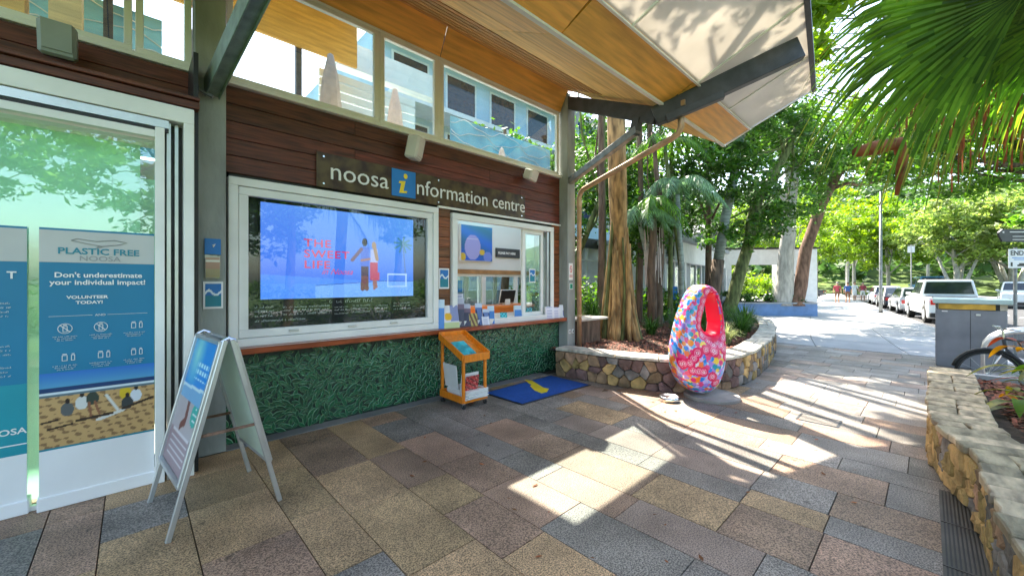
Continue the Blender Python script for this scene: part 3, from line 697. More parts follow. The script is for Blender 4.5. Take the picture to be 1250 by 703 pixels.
# --- canopy
VY, VZ = 2.66, 4.24
cn = thing('canopy_roof', 'angular canopy roof with orange plywood and pale translucent soffit panels', 'canopy', (3,2.7,4.24))
def inner(y): return VZ+(y-VY)*.507
def outer(y): return VZ+(VY-y)*.406
def panel(name, mt, pts, th=.03, par=cn):
    b = MB(); b.prism(pts, (0,0,th)); return obj(name, b, mt, par)
def innerpt(x, y, dz=0): return (x, y, inner(y)+dz)
def outerpt(x, y, dz=0): return (x, y, outer(y)+dz)
xc = [-3,-.2,3.24,6.0]
for a, c in zip(xc, xc[1:]):
    a += .006; c -= .006
    panel('ply_panel', 'ply', [(a,4.9,4.93),(c,4.9,4.93),(c,4.72,5.285),(a,4.72,5.285)], .012)
    for k in range(7):
        y1 = 4.72-k*.13; y0 = y1-.10
        b = MB(); b.prism([(a,y0,inner(y0)),(c,y0,inner(y0)),(c,y1,inner(y1)),(a,y1,inner(y1))], (0,0,.03)); obj('batten', b, 'batten', cn)
    panel('ply_panel', 'ply_light', [innerpt(a,3.80),innerpt(c,3.80),innerpt(c,3.36),innerpt(a,3.36)])
    panel('ply_panel', 'ply_light', [innerpt(a,3.35),innerpt(c,3.35),innerpt(c,2.675),innerpt(a,2.675)])
panel('light_block_sheet', 'black', [innerpt(-3,3.8,.06),innerpt(7.3,3.8,.06),innerpt(8.05,2.66,.06),innerpt(-3,2.66,.06)], .01)  # black sheets added above the ply to stop sun leaking through the seams
panel('light_block_sheet', 'black', [outerpt(-3,2.65,.06),outerpt(8.05,2.65,.06),outerpt(8.02,2.21,.06),outerpt(-3,2.21,.06)], .01)
panel('backing', 'black', [(-3,4.72,5.33),(5.9,4.72,5.33),(5.9,3.78,inner(3.78)+.045),(-3,3.78,inner(3.78)+.045)], .02)
panel('ply_panel', 'ply_light', [innerpt(5.79,2.675),innerpt(8.05,2.675),innerpt(7.39,3.72),innerpt(5.79,4.6)])
b = MB(); b.bar((-3,VY,VZ-.012),(8.1,VY,VZ-.012),.05,.03); obj('valley_strip', b, 'white_frame', cn)
xo = [-3,-.1,3.24,5.62,8.06]
for a, c in zip(xo, xo[1:]): panel('ply_panel', 'ply', [outerpt(a+.006,2.645),outerpt(c-.006,2.645),outerpt(c-.03,2.215),outerpt(a+.006,2.215)])
b = MB(); b.bar((-3,2.208,4.40),(8.04,2.208,4.40),.03,.02); obj('strip', b, 'white_frame', cn)
def oe(x): return .967+(x-5.66)*.133      # outer edge of the canopy
xo = [-3,-1.2,.6,2.2,3.9,5.66,6.9,8.02]
for a, c in zip(xo, xo[1:]):
    panel('translucent_panel', 'translucent_panel', [outerpt(a+.008,2.2),outerpt(c-.008,2.2),outerpt(c-.008,oe(c)+.02),outerpt(a+.008,oe(a)+.02)], .014)
    if c < 8: b = MB(); b.bar(outerpt(c,2.2,-.012), outerpt(c,oe(c),-.012), .03, .02); obj('strip', b, 'white_frame', cn)
b = MB(); b.bar(outerpt(-3,oe(-3),.02), outerpt(8.04,oe(8.04),.02), .06, .14); obj('edge_beam', b, 'steel_grey', cn)
b = MB(); b.bar(outerpt(8.05,oe(8.04),.03), outerpt(8.05,2.2,.03), .03, .07); b.bar((8.05,2.2,4.45),(8.12,VY,4.27),.03,.07); obj('end_trim', b, 'white_frame', cn)
# steel
b = MB(); b.bar((6.08,4.85,5.14),(5.6,2.75,4.10),.11,.24); obj('beam', b, 'steel_grey', cn, bevel=.006)
b = MB(); b.bar((5.55,2.78,4.08),(6.3,1.15,4.70),.13,.28); obj('beam', b, 'steel_grey', cn, bevel=.006)
b = MB(); b.bar((5.9,1.95,4.24),(5.55,2.6,4.0),.11,.1); obj('haunch', b, 'steel_grey', cn, bevel=.005)
b = MB(); b.bar((6.04,4.72,3.58),(5.66,3.1,4.02),.10,.12); obj('strut', b, 'galv_steel', cn, bevel=.006)
b = MB(); b.bar((5.68,3.18,3.95),(5.66,3.1,4.2),.1,.14); obj('bracket', b, 'steel_grey', cn)
b = MB(); b.bar((.55,4.74,3.5),(.72,2.9,3.92),.10,.14); b.bar((.497,4.74,3.5),(.667,2.9,3.92),.012,.19); b.bar((.603,4.74,3.5),(.773,2.9,3.92),.012,.19); obj('strut', b, 'green_steel', cn, bevel=.003)
b = MB(); b.tube([(.42,4.7,3.62),(.42,4.7,3.46),(.55,4.66,3.40)], .018, 8); obj('conduit', b, 'galv_steel', cn)
b = MB(); b.bar((.55,4.86,5.14),(.55,2.75,4.10),.11,.24); b.bar((.55,2.7,4.1),(.75,.5,4.95),.13,.28); obj('beam', b, 'steel_grey', cn, bevel=.006)
b = MB(); b.tube([(6.2,4.62,.42),(6.2,4.62,3.28),(6.19,4.58,3.36),(6.16,4.5,3.41),(5.72,2.6,3.76),(5.71,2.5,3.80),(5.7,2.45,3.88),(5.7,2.45,4.2)], .045, 12); dp = obj('downpipe', b, 'pipe_tan', cn, smooth=True)
for q in (((6.2,4.62,3.1),(6.2,4.62,3.2)),((6.2,4.62,1.0),(6.2,4.62,1.04))): b = MB(); b.tube(q, .052, 12); obj('collar', b, 'pipe_tan', dp)
B('gutter_outlet', 'pipe_tan', (5.64,5.78,2.37,2.53,4.16,4.24), par=cn, bevel=.004)
# ------------------------------------------------------------ stone garden walls
def stone_wall(name, label, path, s0, s1, h, thick, side, mats_fn, cap_mat, cell=(.2,.14), cap_len=.34, limit=300, front_sign=1, end=True):
    """dry stone wall along a plan curve; the face with the individual stones is on the side given by `side` (-1 right, 1 left of the curve)"""
    q = path.at(s0); wt = thing(name, label, 'stone wall', (q.x,q.y,0))
    n = max(2, int((s1-s0)/.2)); core = MB(); A_, B_ = [], []
    for i in range(n+1):
        s = s0+(s1-s0)*i/n; a = path.at(s, side*-.035*1); c = path.at(s, -side*(thick-.02)); A_.append(a); B_.append(c)
    V = [(p.x,p.y,z) for z in (-.02,h-.05) for p in A_+B_]; m_ = n+1; F = []
    for i in range(n):
        F += [(i,i+1,i+1+2*m_,i+2*m_),(m_+i,m_+i+2*m_,m_+i+1+2*m_,m_+i+1),(2*m_+i,2*m_+i+1,3*m_+i+1,3*m_+i)]
    F += [(0,2*m_,3*m_,m_),(m_-1,2*m_-1,4*m_-1,3*m_-1)]
    core.add(V, F); obj('core', core, 'mortar', wt)
    L_ = s1-s0; pts = []; ny_ = max(2, round(h/cell[1])); nx_ = round(L_/cell[0])
    for j in range(ny_):
        for i in range(nx_): pts.append((s0+(i+.5+(.5 if j % 2 else 0)+rnd.uniform(-.42,.42))*cell[0], (j+.5+rnd.uniform(-.38,.38))*(h-.05)/ny_))
    pts = [p for p in pts if s0 < p[0] < s1]
    rest = MB(); cnt = 0
    for p in pts:
        near = [q for q in pts if abs(q[0]-p[0]) < .8]
        poly = clipcell(p, near, (max(s0,p[0]-.4), min(s1,p[0]+.4), .0, h-.055))
        if not poly or len(poly) < 3: continue
        cx = sum(a for a, _ in poly)/len(poly); cz = sum(c for _, c in poly)/len(poly)
        # round off: chamfer the corners
        rp = []
        for i in range(len(poly)):
            a, c_ = poly[i-1], poly[i]; d_ = poly[(i+1) % len(poly)]
            rp += [(c_[0]+(a[0]-c_[0])*.16, c_[1]+(a[1]-c_[1])*.16), (c_[0]+(d_[0]-c_[0])*.16, c_[1]+(d_[1]-c_[1])*.16)]
        b = MB(); V = []; k = len(rp); dep = rnd.uniform(.012,.042); ph = rnd.random()*6
        for sc1, off in ((.965,-.03),(.95,dep*.55),(.84,dep)):
            for i_, (a, c_) in enumerate(rp):
                o = path.at(cx+(a-cx)*sc1, side*(off+.006*math.sin(3*i_+ph))); V.append((o.x,o.y,cz+(c_-cz)*sc1))
        o = path.at(cx+rnd.uniform(-.02,.02), side*(dep*1.03)); V.append((o.x,o.y,cz))
        F = [(r*k+i, r*k+(i+1) % k, (r+1)*k+(i+1) % k, (r+1)*k+i) for r in range(2) for i in range(k)]+[(2*k+i, 2*k+(i+1) % k, 3*k) for i in range(k)]
        b.add(V, F)
        if cnt < limit: obj('stone', b, mats_fn(cx, cz), wt)
        else: rest.add(b.v, b.f)
        cnt += 1
    if rest.v: obj('stones', rest, mats_fn(0,0), wt, kind='stuff')
    # cap stones
    s = s0; 
    while s < s1-.05:
        e = min(s1, s+cap_len*rnd.uniform(.7,1.4)); w0 = rnd.uniform(.02,.05)
        if s1-e < .12: e = s1
        nseg = 3; P = []; sk = rnd.uniform(-.04,.04)
        split = rnd.random() < .35 and thick > .28
        for (o0, o1) in (((w0, -thick*.45), (-thick*.45-.008, -thick-.02)) if split else ((w0, -thick-rnd.uniform(0,.03)),)):
            P = []
            for i in range(nseg+1): q = path.at(s+.006+(e-s-.012)*i/nseg+sk*.5, side*(o0+rnd.uniform(-.012,.012))); P.append((q.x,q.y,h-.048))
            for i in range(nseg, -1, -1): q = path.at(s+.006+(e-s-.012)*i/nseg-sk*.5, side*o1); P.append((q.x,q.y,h-.048))
            b = MB(); b.prism(P, (0,0,.052+rnd.uniform(-.006,.008))); obj('cap_stone', b, cap_mat, wt, bevel=.008)
        s = e
    return wt
def ml(s, z): return rnd.choice(['stone_warm','stone_plum','stone_warm','stone_plum','stone_grey','stone_warm','stone_gold']) if s < 3.6 else rnd.choice(['stone_gold','stone_warm','stone_gold','stone_grey'])
stone_wall('garden_wall', 'curved low stone wall with pale capping around the garden bed behind the egg', bedL, .38, bedL.L-.3, .5, .32, -1, ml, 'cap_stone', cell=(.2,.155), cap_len=.5)
wallR = Path([(8.25,-.04),(6.6,-.04),(5.4,-.03),(4.85,-.1),(4.5,-.2),(4.1,-.25),(3.6,-.27),(3.0,-.31),(2.0,-.42),(1.2,-.6)])
def mr_(s, z): return rnd.choice(['stone_gold','stone_gold','stone_warm','stone_gold','stone_grey'])
stone_wall('retaining_wall', 'sunlit low stone wall with flat slate capping beside the slotted drain at the right', wallR, 0, wallR.L, .45, .36, -1, mr_, 'cap_slate', cell=(.17,.13), cap_len=.2)
# garden beds
b = MB(); P = [bedL.at(s, .2) for s in np.linspace(.02, bedL.L, 40)]
b.add([(p.x,p.y,.40) for p in P]+[(17.2,14,.4),(5.45,14,.4)], [tuple(range(42))]); bed = obj('garden_bed', b, 'soil', kind='structure')
b = MB(); P = [wallR.at(s, .3) for s in np.linspace(0, wallR.L, 30)]
b.add([(p.x,p.y,.34) for p in P]+[(1.2,-3.2,.30),(8.3,-3.2,.30)], [tuple(range(32))]); obj('garden_bed', b, 'soil', kind='structure')
b = MB(); b.box(8.3,8.42,-3.2,-.1,-.1,.4); obj('bed_edging', b, 'concrete', kind='structure')
# mulch
def chips(name, n, region, z, par=None, lo=.02, hi=.06):
    V = []
    while len(V) < n*4:
        x_, y_ = region(); a = rnd.random()*6.28; l = rnd.uniform(lo,hi); w_ = l*rnd.uniform(.3,.6); tz = rnd.uniform(-.5,.5)*l
        ca_, sa_ = math.cos(a), math.sin(a); zz = z+rnd.uniform(0,.035)
        for p, q in ((-1,-1),(1,-1),(1,1),(-1,1)): V.append((x_+ca_*l*p*.5-sa_*w_*q*.5, y_+sa_*l*p*.5+ca_*w_*q*.5, zz+tz*p*.5+rnd.uniform(-.004,.004)))
    return V
def rl():
    while True:
        x_, y_ = rnd.uniform(5.6,12)**1, rnd.uniform(2.3,9)
        if inbed(x_, y_) and inbed(x_-.25, y_-.25) and inbed(x_+.2,y_-.3): return x_, y_
tag(npobj('mulch', chips('m', 26000, rl, .40), 4, 'mulch_chip'), 'reddish brown bark mulch covering the garden bed round the fig tree', 'mulch', kind='stuff')
def rr():
    while True:
        x_, y_ = rnd.uniform(2.2,8.2), rnd.uniform(-2.2,-.45)
        if y_ < -.42-.06*(8-x_): return x_, y_
tag(npobj('mulch', chips('m', 9000, rr, .335, lo=.03, hi=.08), 4, 'mulch_chip'), 'dark bark mulch in the bed behind the right stone wall', 'mulch', kind='stuff')

# ------------------------------------------------------------ egg sculpture
eg = thing('egg_sculpture', 'tall egg shaped sculpture with a hole painted in bright dots and pink rings', 'sculpture', (5.90,2.30,0), AZ-R(90)+R(11))
def smooth_closed(pts, n):
    k = len(pts); out = []
    for i in range(n):
        t = i/n*k; j = int(t); u = t-j; p = [pts[(j+d) % k] for d in (-1,0,1,2)]
        out.append(tuple(.5*(2*p[1][c]+(p[2][c]-p[0][c])*u+(2*p[0][c]-5*p[1][c]+4*p[2][c]-p[3][c])*u*u+(3*p[1][c]-p[0][c]-3*p[2][c]+p[3][c])*u**3) for c in (0,1)))
    return out
S_ = .0119
def e2(u, v): return ((u-853)*S_*.95, (487-v)*S_)
hc = e2(864,391)
outl = [e2(*q) for q in ((857,354),(868,358),(876,372),(881,395),(884,425),(883,452),(875,474),(864,483),(850,484),(834,477),(823,463),(818,443),(821,418),(829,390),(838,370),(847,358))]
hol = [e2(*q) for q in ((862,365),(867,366),(871,374),(874,386),(876,400),(874,410),(868,413),(858,410),(852,404),(851,398),(853,390),(855,380),(857,371),(859,367))]
def polar(pts, n):
    sm = smooth_closed(pts, 400); an = sorted((math.atan2(z-hc[1], x-hc[0]), math.hypot(x-hc[0], z-hc[1])) for x, z in sm)
    aa = [a for a, _ in an]; rr_ = [r for _, r in an]; return np.interp(np.linspace(-math.pi, math.pi, n, endpoint=False), aa, rr_, period=2*math.pi)
NA, NS = 520, 220
ro, ri = polar(outl, NA), polar(hol, NA)
V = []; cols = []
rings = []
for k in range(17): # rings round the hole
    a = k/17*2*math.pi; r0 = np.interp(a, np.linspace(0,2*math.pi,NA,endpoint=False), np.roll(ri, -NA//2), period=2*math.pi)
    rings.append((hc[0]+(r0+.085)*math.cos(a), hc[1]+(r0+.085)*math.sin(a), .048))
def chain(pts, r=.05, st=.078):
    P = [e2(*p) for p in pts]
    for a, c in zip(P, P[1:]):
        l = math.hypot(c[0]-a[0], c[1]-a[1]); n_ = max(1, int(l/st))
        for i in range(n_): rings.append((a[0]+(c[0]-a[0])*i/n_, a[1]+(c[1]-a[1])*i/n_, r))
chain([(817,452),(828,446),(838,433),(850,429),(862,432),(872,424),(877,430),(884,448)], .05)
chain([(820,449),(832,455),(846,456),(858,462),(864,472),(870,482)], .047)
chain([(860,430),(862,422),(864,418)], .05)
dots = []
PAL = [(.12,.5,.88),(.98,.55,.1),(.66,.52,.9),(.98,.82,.3),(.1,.6,.72),(.8,.72,.96),(.92,.3,.55),(.4,.68,.95),(.96,.48,.3),(.9,.2,.5)]
for _ in range(2300): dots.append((rnd.uniform(-.9,.9), rnd.uniform(-.4,2.1), rnd.uniform(.028,.046), rnd.choice(PAL)))
def eggcol(x, z, inner):
    if inner: return (.95,.12,.32)
    c = (.88,.88,.93)
    for dx_, dz_, dr, dc in dots:
        if abs(x-dx_) < dr and abs(z-dz_) < dr and (x-dx_)**2+(z-dz_)**2 < dr*dr: c = dc
    best = None
    for rx, rz_, rad in rings:
        if abs(x-rx) < rad*1.2 and abs(z-rz_) < rad*1.2:
            d = math.hypot(x-rx, z-rz_)/rad
            if d < 1.15 and (best is None or d < best): best = d
    if best is not None:
        c = (.86,.06,.38) if best > .82 else (.98,.55,.75) if best > .66 else (.86,.05,.36) if best > .42 else (.98,.8,.88) if best > .24 else (.8,.05,.4)
    return c
ang = -math.pi+2*math.pi*np.arange(NA)/NA; mid = (ro+ri)/2; hw = (ro-ri)/2; th = .17+.08*np.clip(hw/.42, 0, 1)
bb_ = 2*math.pi*np.arange(NS)/NS; cb_, sb_ = np.cos(bb_), np.sin(bb_)
RRm = mid[:,None]+hw[:,None]*(np.sign(cb_)*np.abs(cb_)**.9)[None]; YYm = th[:,None]*(np.sign(sb_)*np.abs(sb_)**.62)[None]
Xm = hc[0]+RRm*np.cos(ang)[:,None]; Zm = hc[1]+RRm*np.sin(ang)[:,None]
V = np.stack([Xm, YYm, np.maximum(.05, Zm+.04)], -1).reshape(-1, 3)
Yo = YYm+th[:,None]; sgn = np.where(cb_ > 0, 1, -1)[None]; Ux = Xm+Yo*np.cos(ang)[:,None]*sgn; Uz = Zm+Yo*np.sin(ang)[:,None]*sgn   # unwrap the paint round the edge
CO = np.empty(Xm.shape+(3,)); CO[:] = (.9,.9,.95)
for dx_, dz_, dr, dc in dots: CO[(Ux-dx_)**2+(Uz-dz_)**2 < dr*dr] = dc
best = np.full(Xm.shape, 9.)
for rx, rz_, rad in rings: best = np.minimum(best, np.hypot(Ux-rx, Uz-rz_)/rad)
for hi, c_ in ((1.6,(.88,.05,.38)),(.92,(.99,.62,.78)),(.74,(.86,.05,.36)),(.48,(.99,.85,.92)),(.26,(.8,.05,.4))): CO[best < hi] = c_
CO[:, cb_ < -.72] = (.95,.12,.32)
CO = np.where(CO <= .04045, CO/12.92, ((CO+.055)/1.055)**2.4); cols = np.concatenate([CO.reshape(-1,3), np.ones((NA*NS,1))], 1).ravel()
F = np.array([(i*NS+j, i*NS+(j+1) % NS, ((i+1) % NA)*NS+(j+1) % NS, ((i+1) % NA)*NS+j) for i in range(NA) for j in range(NS)])
Mi = np.array(WM[eg.name]); V = V @ Mi[:3,:3].T + Mi[:3,3]
eo = npobj('egg', V, 4, 'egg_paint', eg, F=F[:, ::-1]); eo.data.polygons.foreach_set('use_smooth', [True]*len(eo.data.polygons))
a_ = eo.data.color_attributes.new("Col", 'FLOAT_COLOR', 'POINT'); a_.data.foreach_set('color', cols)
b = MB(); b.lathe([(0,0),(.37,0),(.37,.035),(.36,.045),(0,.045)], (6.05,2.16,0), 36); obj('base', b, 'disc_stone', eg)
t = thing('dog_bowl', 'shallow steel dog bowl on the paving beside the painted egg', 'bowl', (5.43,2.5,0))
b = MB(); b.lathe([(.1,.0),(.135,.01),(.15,.0),(.125,.065),(.12,.068),(.10,.03),(0,.022)], (5.43,2.5,0), 28); obj('bowl', b, 'chrome', t, smooth=True)
t = thing('leaf_scrap', 'curled dark dead leaf lying on the paving in front of the blue mat', 'dead leaf', (5.2,3.38,0))
b = MB(); b.add([(5.12,3.40,.004),(5.2,3.35,.02),(5.29,3.37,.006),(5.21,3.41,.03)], [(0,1,3),(1,2,3)]); obj('blade', b, 'bark_brown', t)

# ------------------------------------------------------------ mat
mt_ = thing('floor_mat', 'blue rubber backed mat with a yellow letter symbol beneath the serving hatch', 'mat', (4.5,4.2,0))
b = MB(); b.prism([(3.78,4.58,.002),(3.79,3.77,.002),(5.33,3.74,.002),(5.37,4.62,.002)], (0,0,.008)); obj('border', b, 'black', mt_, bevel=.003)
b = MB(); b.prism([(3.81,4.55,.010),(3.82,3.80,.010),(5.30,3.77,.010),(5.34,4.59,.010)], (0,0,.004)); obj('pile', b, 'mat_blue', mt_)
b = MB(); yl = [(4.78, 4.7), (4.83, 4.57), (4.73, 4.34), (4.64, 4.15), (4.65, 4.04), (4.49, 3.94), (4.38, 3.95), (4.42, 4.13), (4.56, 4.36), (4.63, 4.39), (4.67, 4.5)]
b.prism([(x_,y_,.0145) for x_, y_ in yl][::-1], (0,0,.0015)); obj('symbol', b, 'text_yellow', mt_)

# ------------------------------------------------------------ orange cart with newspapers
ct = thing('newspaper_cart', 'orange wooden trolley on castors with sloping tray beside the tiled wall', 'cart', (3.32,4.42,0))
X0, X1, Ya, Yb = 3.10, 3.50, 4.16, 4.68
for px in (X0, X1-.035):
    for py, zt in ((Ya,.66),(Yb-.035,.9)):
        b = MB(); b.box(px,px+.035,py,py+.035,.08,zt); obj('post', b, 'orange_wood', ct, bevel=.004)
        b = MB(); b.tube([(px+.006,py+.0175,.032),(px+.03,py+.0175,.032)], .03, 12); w_ = obj('castor', b, 'rubber', ct); b = MB(); b.box(px-.002,px+.038,py+.01,py+.025,.032,.08); obj('fork', b, 'chrome', w_)
sl_ = (.90-.66)/(Yb-Ya)
def tz(y): return .66+(y-Ya)*sl_
b = MB(); b.prism([(X0-.02,Ya-.03,tz(Ya)-.02),(X1+.02,Ya-.03,tz(Ya)-.02),(X1+.02,Yb+.01,tz(Yb)),(X0-.02,Yb+.01,tz(Yb))], (0,0,.015)); obj('tray_base', b, 'orange_wood', ct)
for xx in (X0-.03, X1+.012): b = MB(); b.prism([(xx,Ya-.03,tz(Ya)-.035),(xx,Yb+.01,tz(Yb)-.035),(xx,Yb+.01,tz(Yb)+.06),(xx,Ya-.03,tz(Ya)+.06)], (.018,0,0)); obj('tray_side', b, 'orange_wood', ct, bevel=.002)
b = MB(); b.box(X0-.012,X1+.012,Ya-.045,Ya-.028,tz(Ya)-.045,tz(Ya)+.055); obj('tray_lip', b, 'orange_wood', ct, bevel=.002)
b = MB(); b.box(X0-.012,X1+.012,Yb+.01,Yb+.028,tz(Yb)-.035,tz(Yb)+.06); obj('tray_back', b, 'orange_wood', ct, bevel=.002)
b = MB(); b.box(X0,X1,Ya,Yb,.08,.10); obj('shelf', b, 'orange_wood', ct); b = MB(); b.box(X0-.015,X0,Ya,Yb,.08,.17); b.box(X1,X1+.015,Ya,Yb,.08,.17); b.box(X0,X1,Yb,Yb+.015,.08,.17); b.box(X0,X1,Ya-.015,Ya,.08,.11); obj('shelf_rail', b, 'orange_wood', ct, bevel=.002)
t = thing('tray_leaflet', 'pale teal leaflet lying in the sloping tray of the orange trolley', 'leaflet', (3.3,4.35,.75))
b = MB(); b.prism([(3.14,4.2,tz(4.2)+.016),(3.36,4.2,tz(4.2)+.016),(3.36,4.5,tz(4.5)+.016),(3.14,4.5,tz(4.5)+.016)], (0,0,.004)); obj('page', b, 'cyan_print', t)
t = thing('newspaper_stack', 'messy stack of white newspapers on the lower shelf of the orange trolley', 'newspapers', (3.3,4.3,.1))
for k in range(9):
    b = MB(); a = rnd.uniform(-.12,.12); z_ = .102+k*.014; dy_ = rnd.uniform(-.03,.02)
    b.obox((3.32+rnd.uniform(-.01,.01),4.36+dy_,z_+.006), (.36,.44,.0125), (0,0,a)); obj('newspaper', b, 'paper', t, bevel=.002)
paint('front_page', (3.16,4.2,.2305), (.3,0,0), (0,.24,0), 20, 14, lambda s_, t_: (.2,.2,.3) if .2 < s_ < .7 and .3 < t_ < .8 else ((.8,.5,.2) if t_ < .2 else (.85,.85,.83)), t)
t = thing('standing_magazine', 'upright magazine with a red picture leaning at the back of the orange trolley', 'magazine', (3.17,4.5,.2))
b = MB(); b.prism([(3.115,4.3,.23),(3.14,4.62,.23),(3.11,4.64,.55),(3.085,4.30,.55)], (.012,0,0)); obj('pages', b, 'paper', t)
b = MB(); b.prism([(3.12,4.26,.12),(3.40,4.26,.12),(3.40,4.21,.45),(3.12,4.21,.45)], (0,.012,0)); obj('pages', b, 'paper', t)
def mag(s_, t_):
    k = math.sin(s_*37)*math.sin(t_*41)+math.sin(s_*11+t_*23); return (.72,.16,.18) if k > .2 else ((.9,.55,.5) if k > -.4 else (.35,.08,.1))
paint('cover', (3.15,4.203,.17), (.22,0,0), (0,-.0385+.0,.25), 24, 30, mag, t)

# ------------------------------------------------------------ A-frame sign board
sb = thing('sandwich_board', 'silver framed folding pavement sign leaning open beside the glass door', 'a-frame sign', (.452,3.72,0), R(5.5))
Ms = WM[sb.name]
def SB(name, mb, mt, par=None, **k):
    mb.v = [tuple(Ms @ Vector(v)) for v in mb.v]; return obj(name, mb, mt, par or sb, **k)
HH = 1.25
for sg_ in (-1, 1):
    def F_(z, sg_=sg_): return sg_*(.02+(HH-z)/HH*.305)
    for y_ in (-.355, .355):
        b = MB(); b.bar((F_(0),y_,0),(F_(HH),y_,HH),.028,.03); SB('leg', b, 'alu', bevel=.003)
    zb, zt = .32, 1.23
    b = MB()
    for y_ in (-.34,.34): b.bar((F_(zb)+sg_*.014,y_,zb),(F_(zt)+sg_*.014,y_,zt),.03,.035)
    for z_ in (zb, zt): b.bar((F_(z_)+sg_*.014,-.34,z_),(F_(z_)+sg_*.014,.34,z_),.035,.03)
    pf = SB('poster_frame', b, 'alu', bevel=.003)
    b = MB(); b.prism([(F_(zb),-.33,zb),(F_(zb),.33,zb),(F_(zt),.33,zt),(F_(zt),-.33,zt)], (sg_*.006,0,0)); SB('poster_back', b, 'cloth_banner_back')
def posterf(s_, t_):
    if t_ > .5:
        g_ = math.hypot(s_-.25, t_-.88); c = (.1+.5*max(0,1-g_*3), .55+.35*max(0,1-g_*3), .88)
        if t_ < .62: c = (.45,.68,.85)
        if abs(t_-.6-.03*s_) < .012: c = (.8,.9,.95)
        if .35 < s_ < .85 and (abs(t_-.80) < .014 or abs(t_-.745) < .014 or abs(t_-.69) < .01) and math.sin(s_*60) > -.5: c = (.75,.93,.98)
    elif t_ > .26:
        c = (.72,.68,.70)
        if seg(s_, t_, (.45,.5), (.5,.36), .05) or seg(s_, t_, (.5,.36), (.35,.3), .035): c = (.45,.25,.25)
        if inell(s_, t_, .8, .44, .15, .085): c = (.1,.68,.65) if math.sin(t_*130) < .5 or not inell(s_, t_, .8,.44,.1,.05) else (.9,.95,.95)
    else:
        c = (.62,.52,.55)
        if (abs((t_*22) % 1-.5) < .14) and .1 < s_ < .85 and t_ > .05: c = (.85,.82,.84)
    return c
zb, zt = .34, 1.215
p0 = Ms @ Vector((-(.02+(HH-zb)/HH*.305)-.012,.325,zb)); p1 = Ms @ Vector((-(.02+(HH-zb)/HH*.305)-.012,-.325,zb)); p2 = Ms @ Vector((-(.02+(HH-zt)/HH*.305)-.012,.325,zt))
paint('poster', p0, p1-p0, p2-p0, 60, 90, posterf, sb)
b = MB(); b.bar((-.21,.345,.55),(.21,.345,.55),.008,.02); b2 = SB('spreader', b, 'bark_red'); b = MB(); b.bar((-.19,-.345,.62),(.19,-.345,.62),.008,.02); SB('spreader', b, 'bark_red')
for y_ in (-.345,.345): b = MB(); b.tube([(-.04,y_,1.24),(0,y_,1.262),(.04,y_,1.24)], .014, 8); SB('hinge', b, 'chrome')

# ------------------------------------------------------------ banners behind the door glass
def banner(x0, x1, y, label, full):
    t = thing('pull_up_banner', label, 'banner', ((x0+x1)/2,y,0), group='pull up banners in front of the sliding door')
    b = MB(); b.box(x0,x1,y,y+.004,.10,2.05); obj('sheet', b, 'banner_blue', t)
    b = MB(); b.box(x0-.01,x1+.01,y-.02,y+.1,.0,.1); obj('cassette', b, 'white_print', t, bevel=.006)
    b = MB(); b.box(x0,x1,y-.006,y-.001,.10,.43); obj('lower_sheet', b, 'white_print', t)
    b = MB(); b.box(x0,x1,y-.004,y-.001,1.80,2.035); obj('header_print', b, 'banner_grey', t)
    return t
def beach(s_, t_):
    if t_ > .80: return (.16+.3*(1-t_)*3, .45+.3*(1-t_)*3, .78)
    if t_ > .745: return (.05,.22,.42)
    if t_ > .71: return (.85,.9,.92)
    if t_ > .68: return (.35,.45,.5)
    n_ = math.sin(s_*31+t_*50)+math.sin(s_*17-t_*90)+math.sin(s_*67+t_*20)
    c = (.78,.63,.42) if n_ > -.9 else (.55,.42,.28)
    if t_ < .03: c = (.0,.5,.58)
    for (cx, cy, k) in ((.22,.5,(.35,.37,.38)),(.34,.56,(.85,.85,.83)),(.43,.6,(.2,.25,.22)),(.72,.62,(.85,.72,.15)),(.82,.56,(.85,.87,.9)),(.74,.47,(.22,.24,.25))):
        if inell(s_, t_, cx, cy, .055, .09): c = k
        if inell(s_, t_, cx, cy+.11, .02, .035): c = (.15,.1,.08)
    if seg(s_, t_, (.40,.55), (.42,.33), .012) or seg(s_, t_, (.45,.55), (.49,.38), .012): c = (.55,.36,.26)
    if seg(s_, t_, (.55,.62), (.65,.4), .016) or seg(s_, t_, (.48,.3), (.7,.38), .02): c = (.86,.85,.82)
    if seg(s_, t_, (.02,.36), (.14,.38), .012) or seg(s_, t_, (.07,.27), (.26,.3), .012) or seg(s_, t_, (.3,.33), (.6,.36), .018) or seg(s_, t_, (.7,.4), (.98,.5), .016): c = (.2,.13,.08)
    return c
t = banner(-.485, .132, 4.42, 'blue pull up banner with beach photo and white lettering in front of the door glass', 1)
by = 4.4185
paint('beach_photo', (-.485,by-.002,.43), (.617,0,0), (0,0,.56), 110, 100, beach, t)
text('PLASTIC FREE', (-.178,by-.006,1.865), .065, 'text_teal', t, align='CENTER', xs=1.12, bold=.0015, ext=.0004)
text('NOOSA', (-.178,by-.006,1.815), .055, 'text_greybrown', t, align='CENTER', xs=1.15, ext=.0004)
b = MB(); b.tube([(-.33,by-.006,1.965),(-.3,by-.006,1.98),(-.2,by-.006,1.965),(-.1,by-.006,1.98),(-.03,by-.006,1.965),(-.08,by-.006,1.945),(-.17,by-.006,1.93),(-.25,by-.006,1.945),(-.33,by-.006,1.965)], .003, 4)
b.tube([(-.18,by-.006,1.935),(-.20,by-.006,1.915),(-.17,by-.006,1.925)], .003, 4); obj('whale_drawing', b, 'text_greybrown', t)
text("Don't underestimate", (-.178,by-.003,1.69), .052, 'text_white', t, align='CENTER', xs=1.08, bold=.0012, ext=.0004)
text("your individual impact!", (-.178,by-.003,1.635), .052, 'text_white', t, align='CENTER', xs=1.08, bold=.0012, ext=.0004)
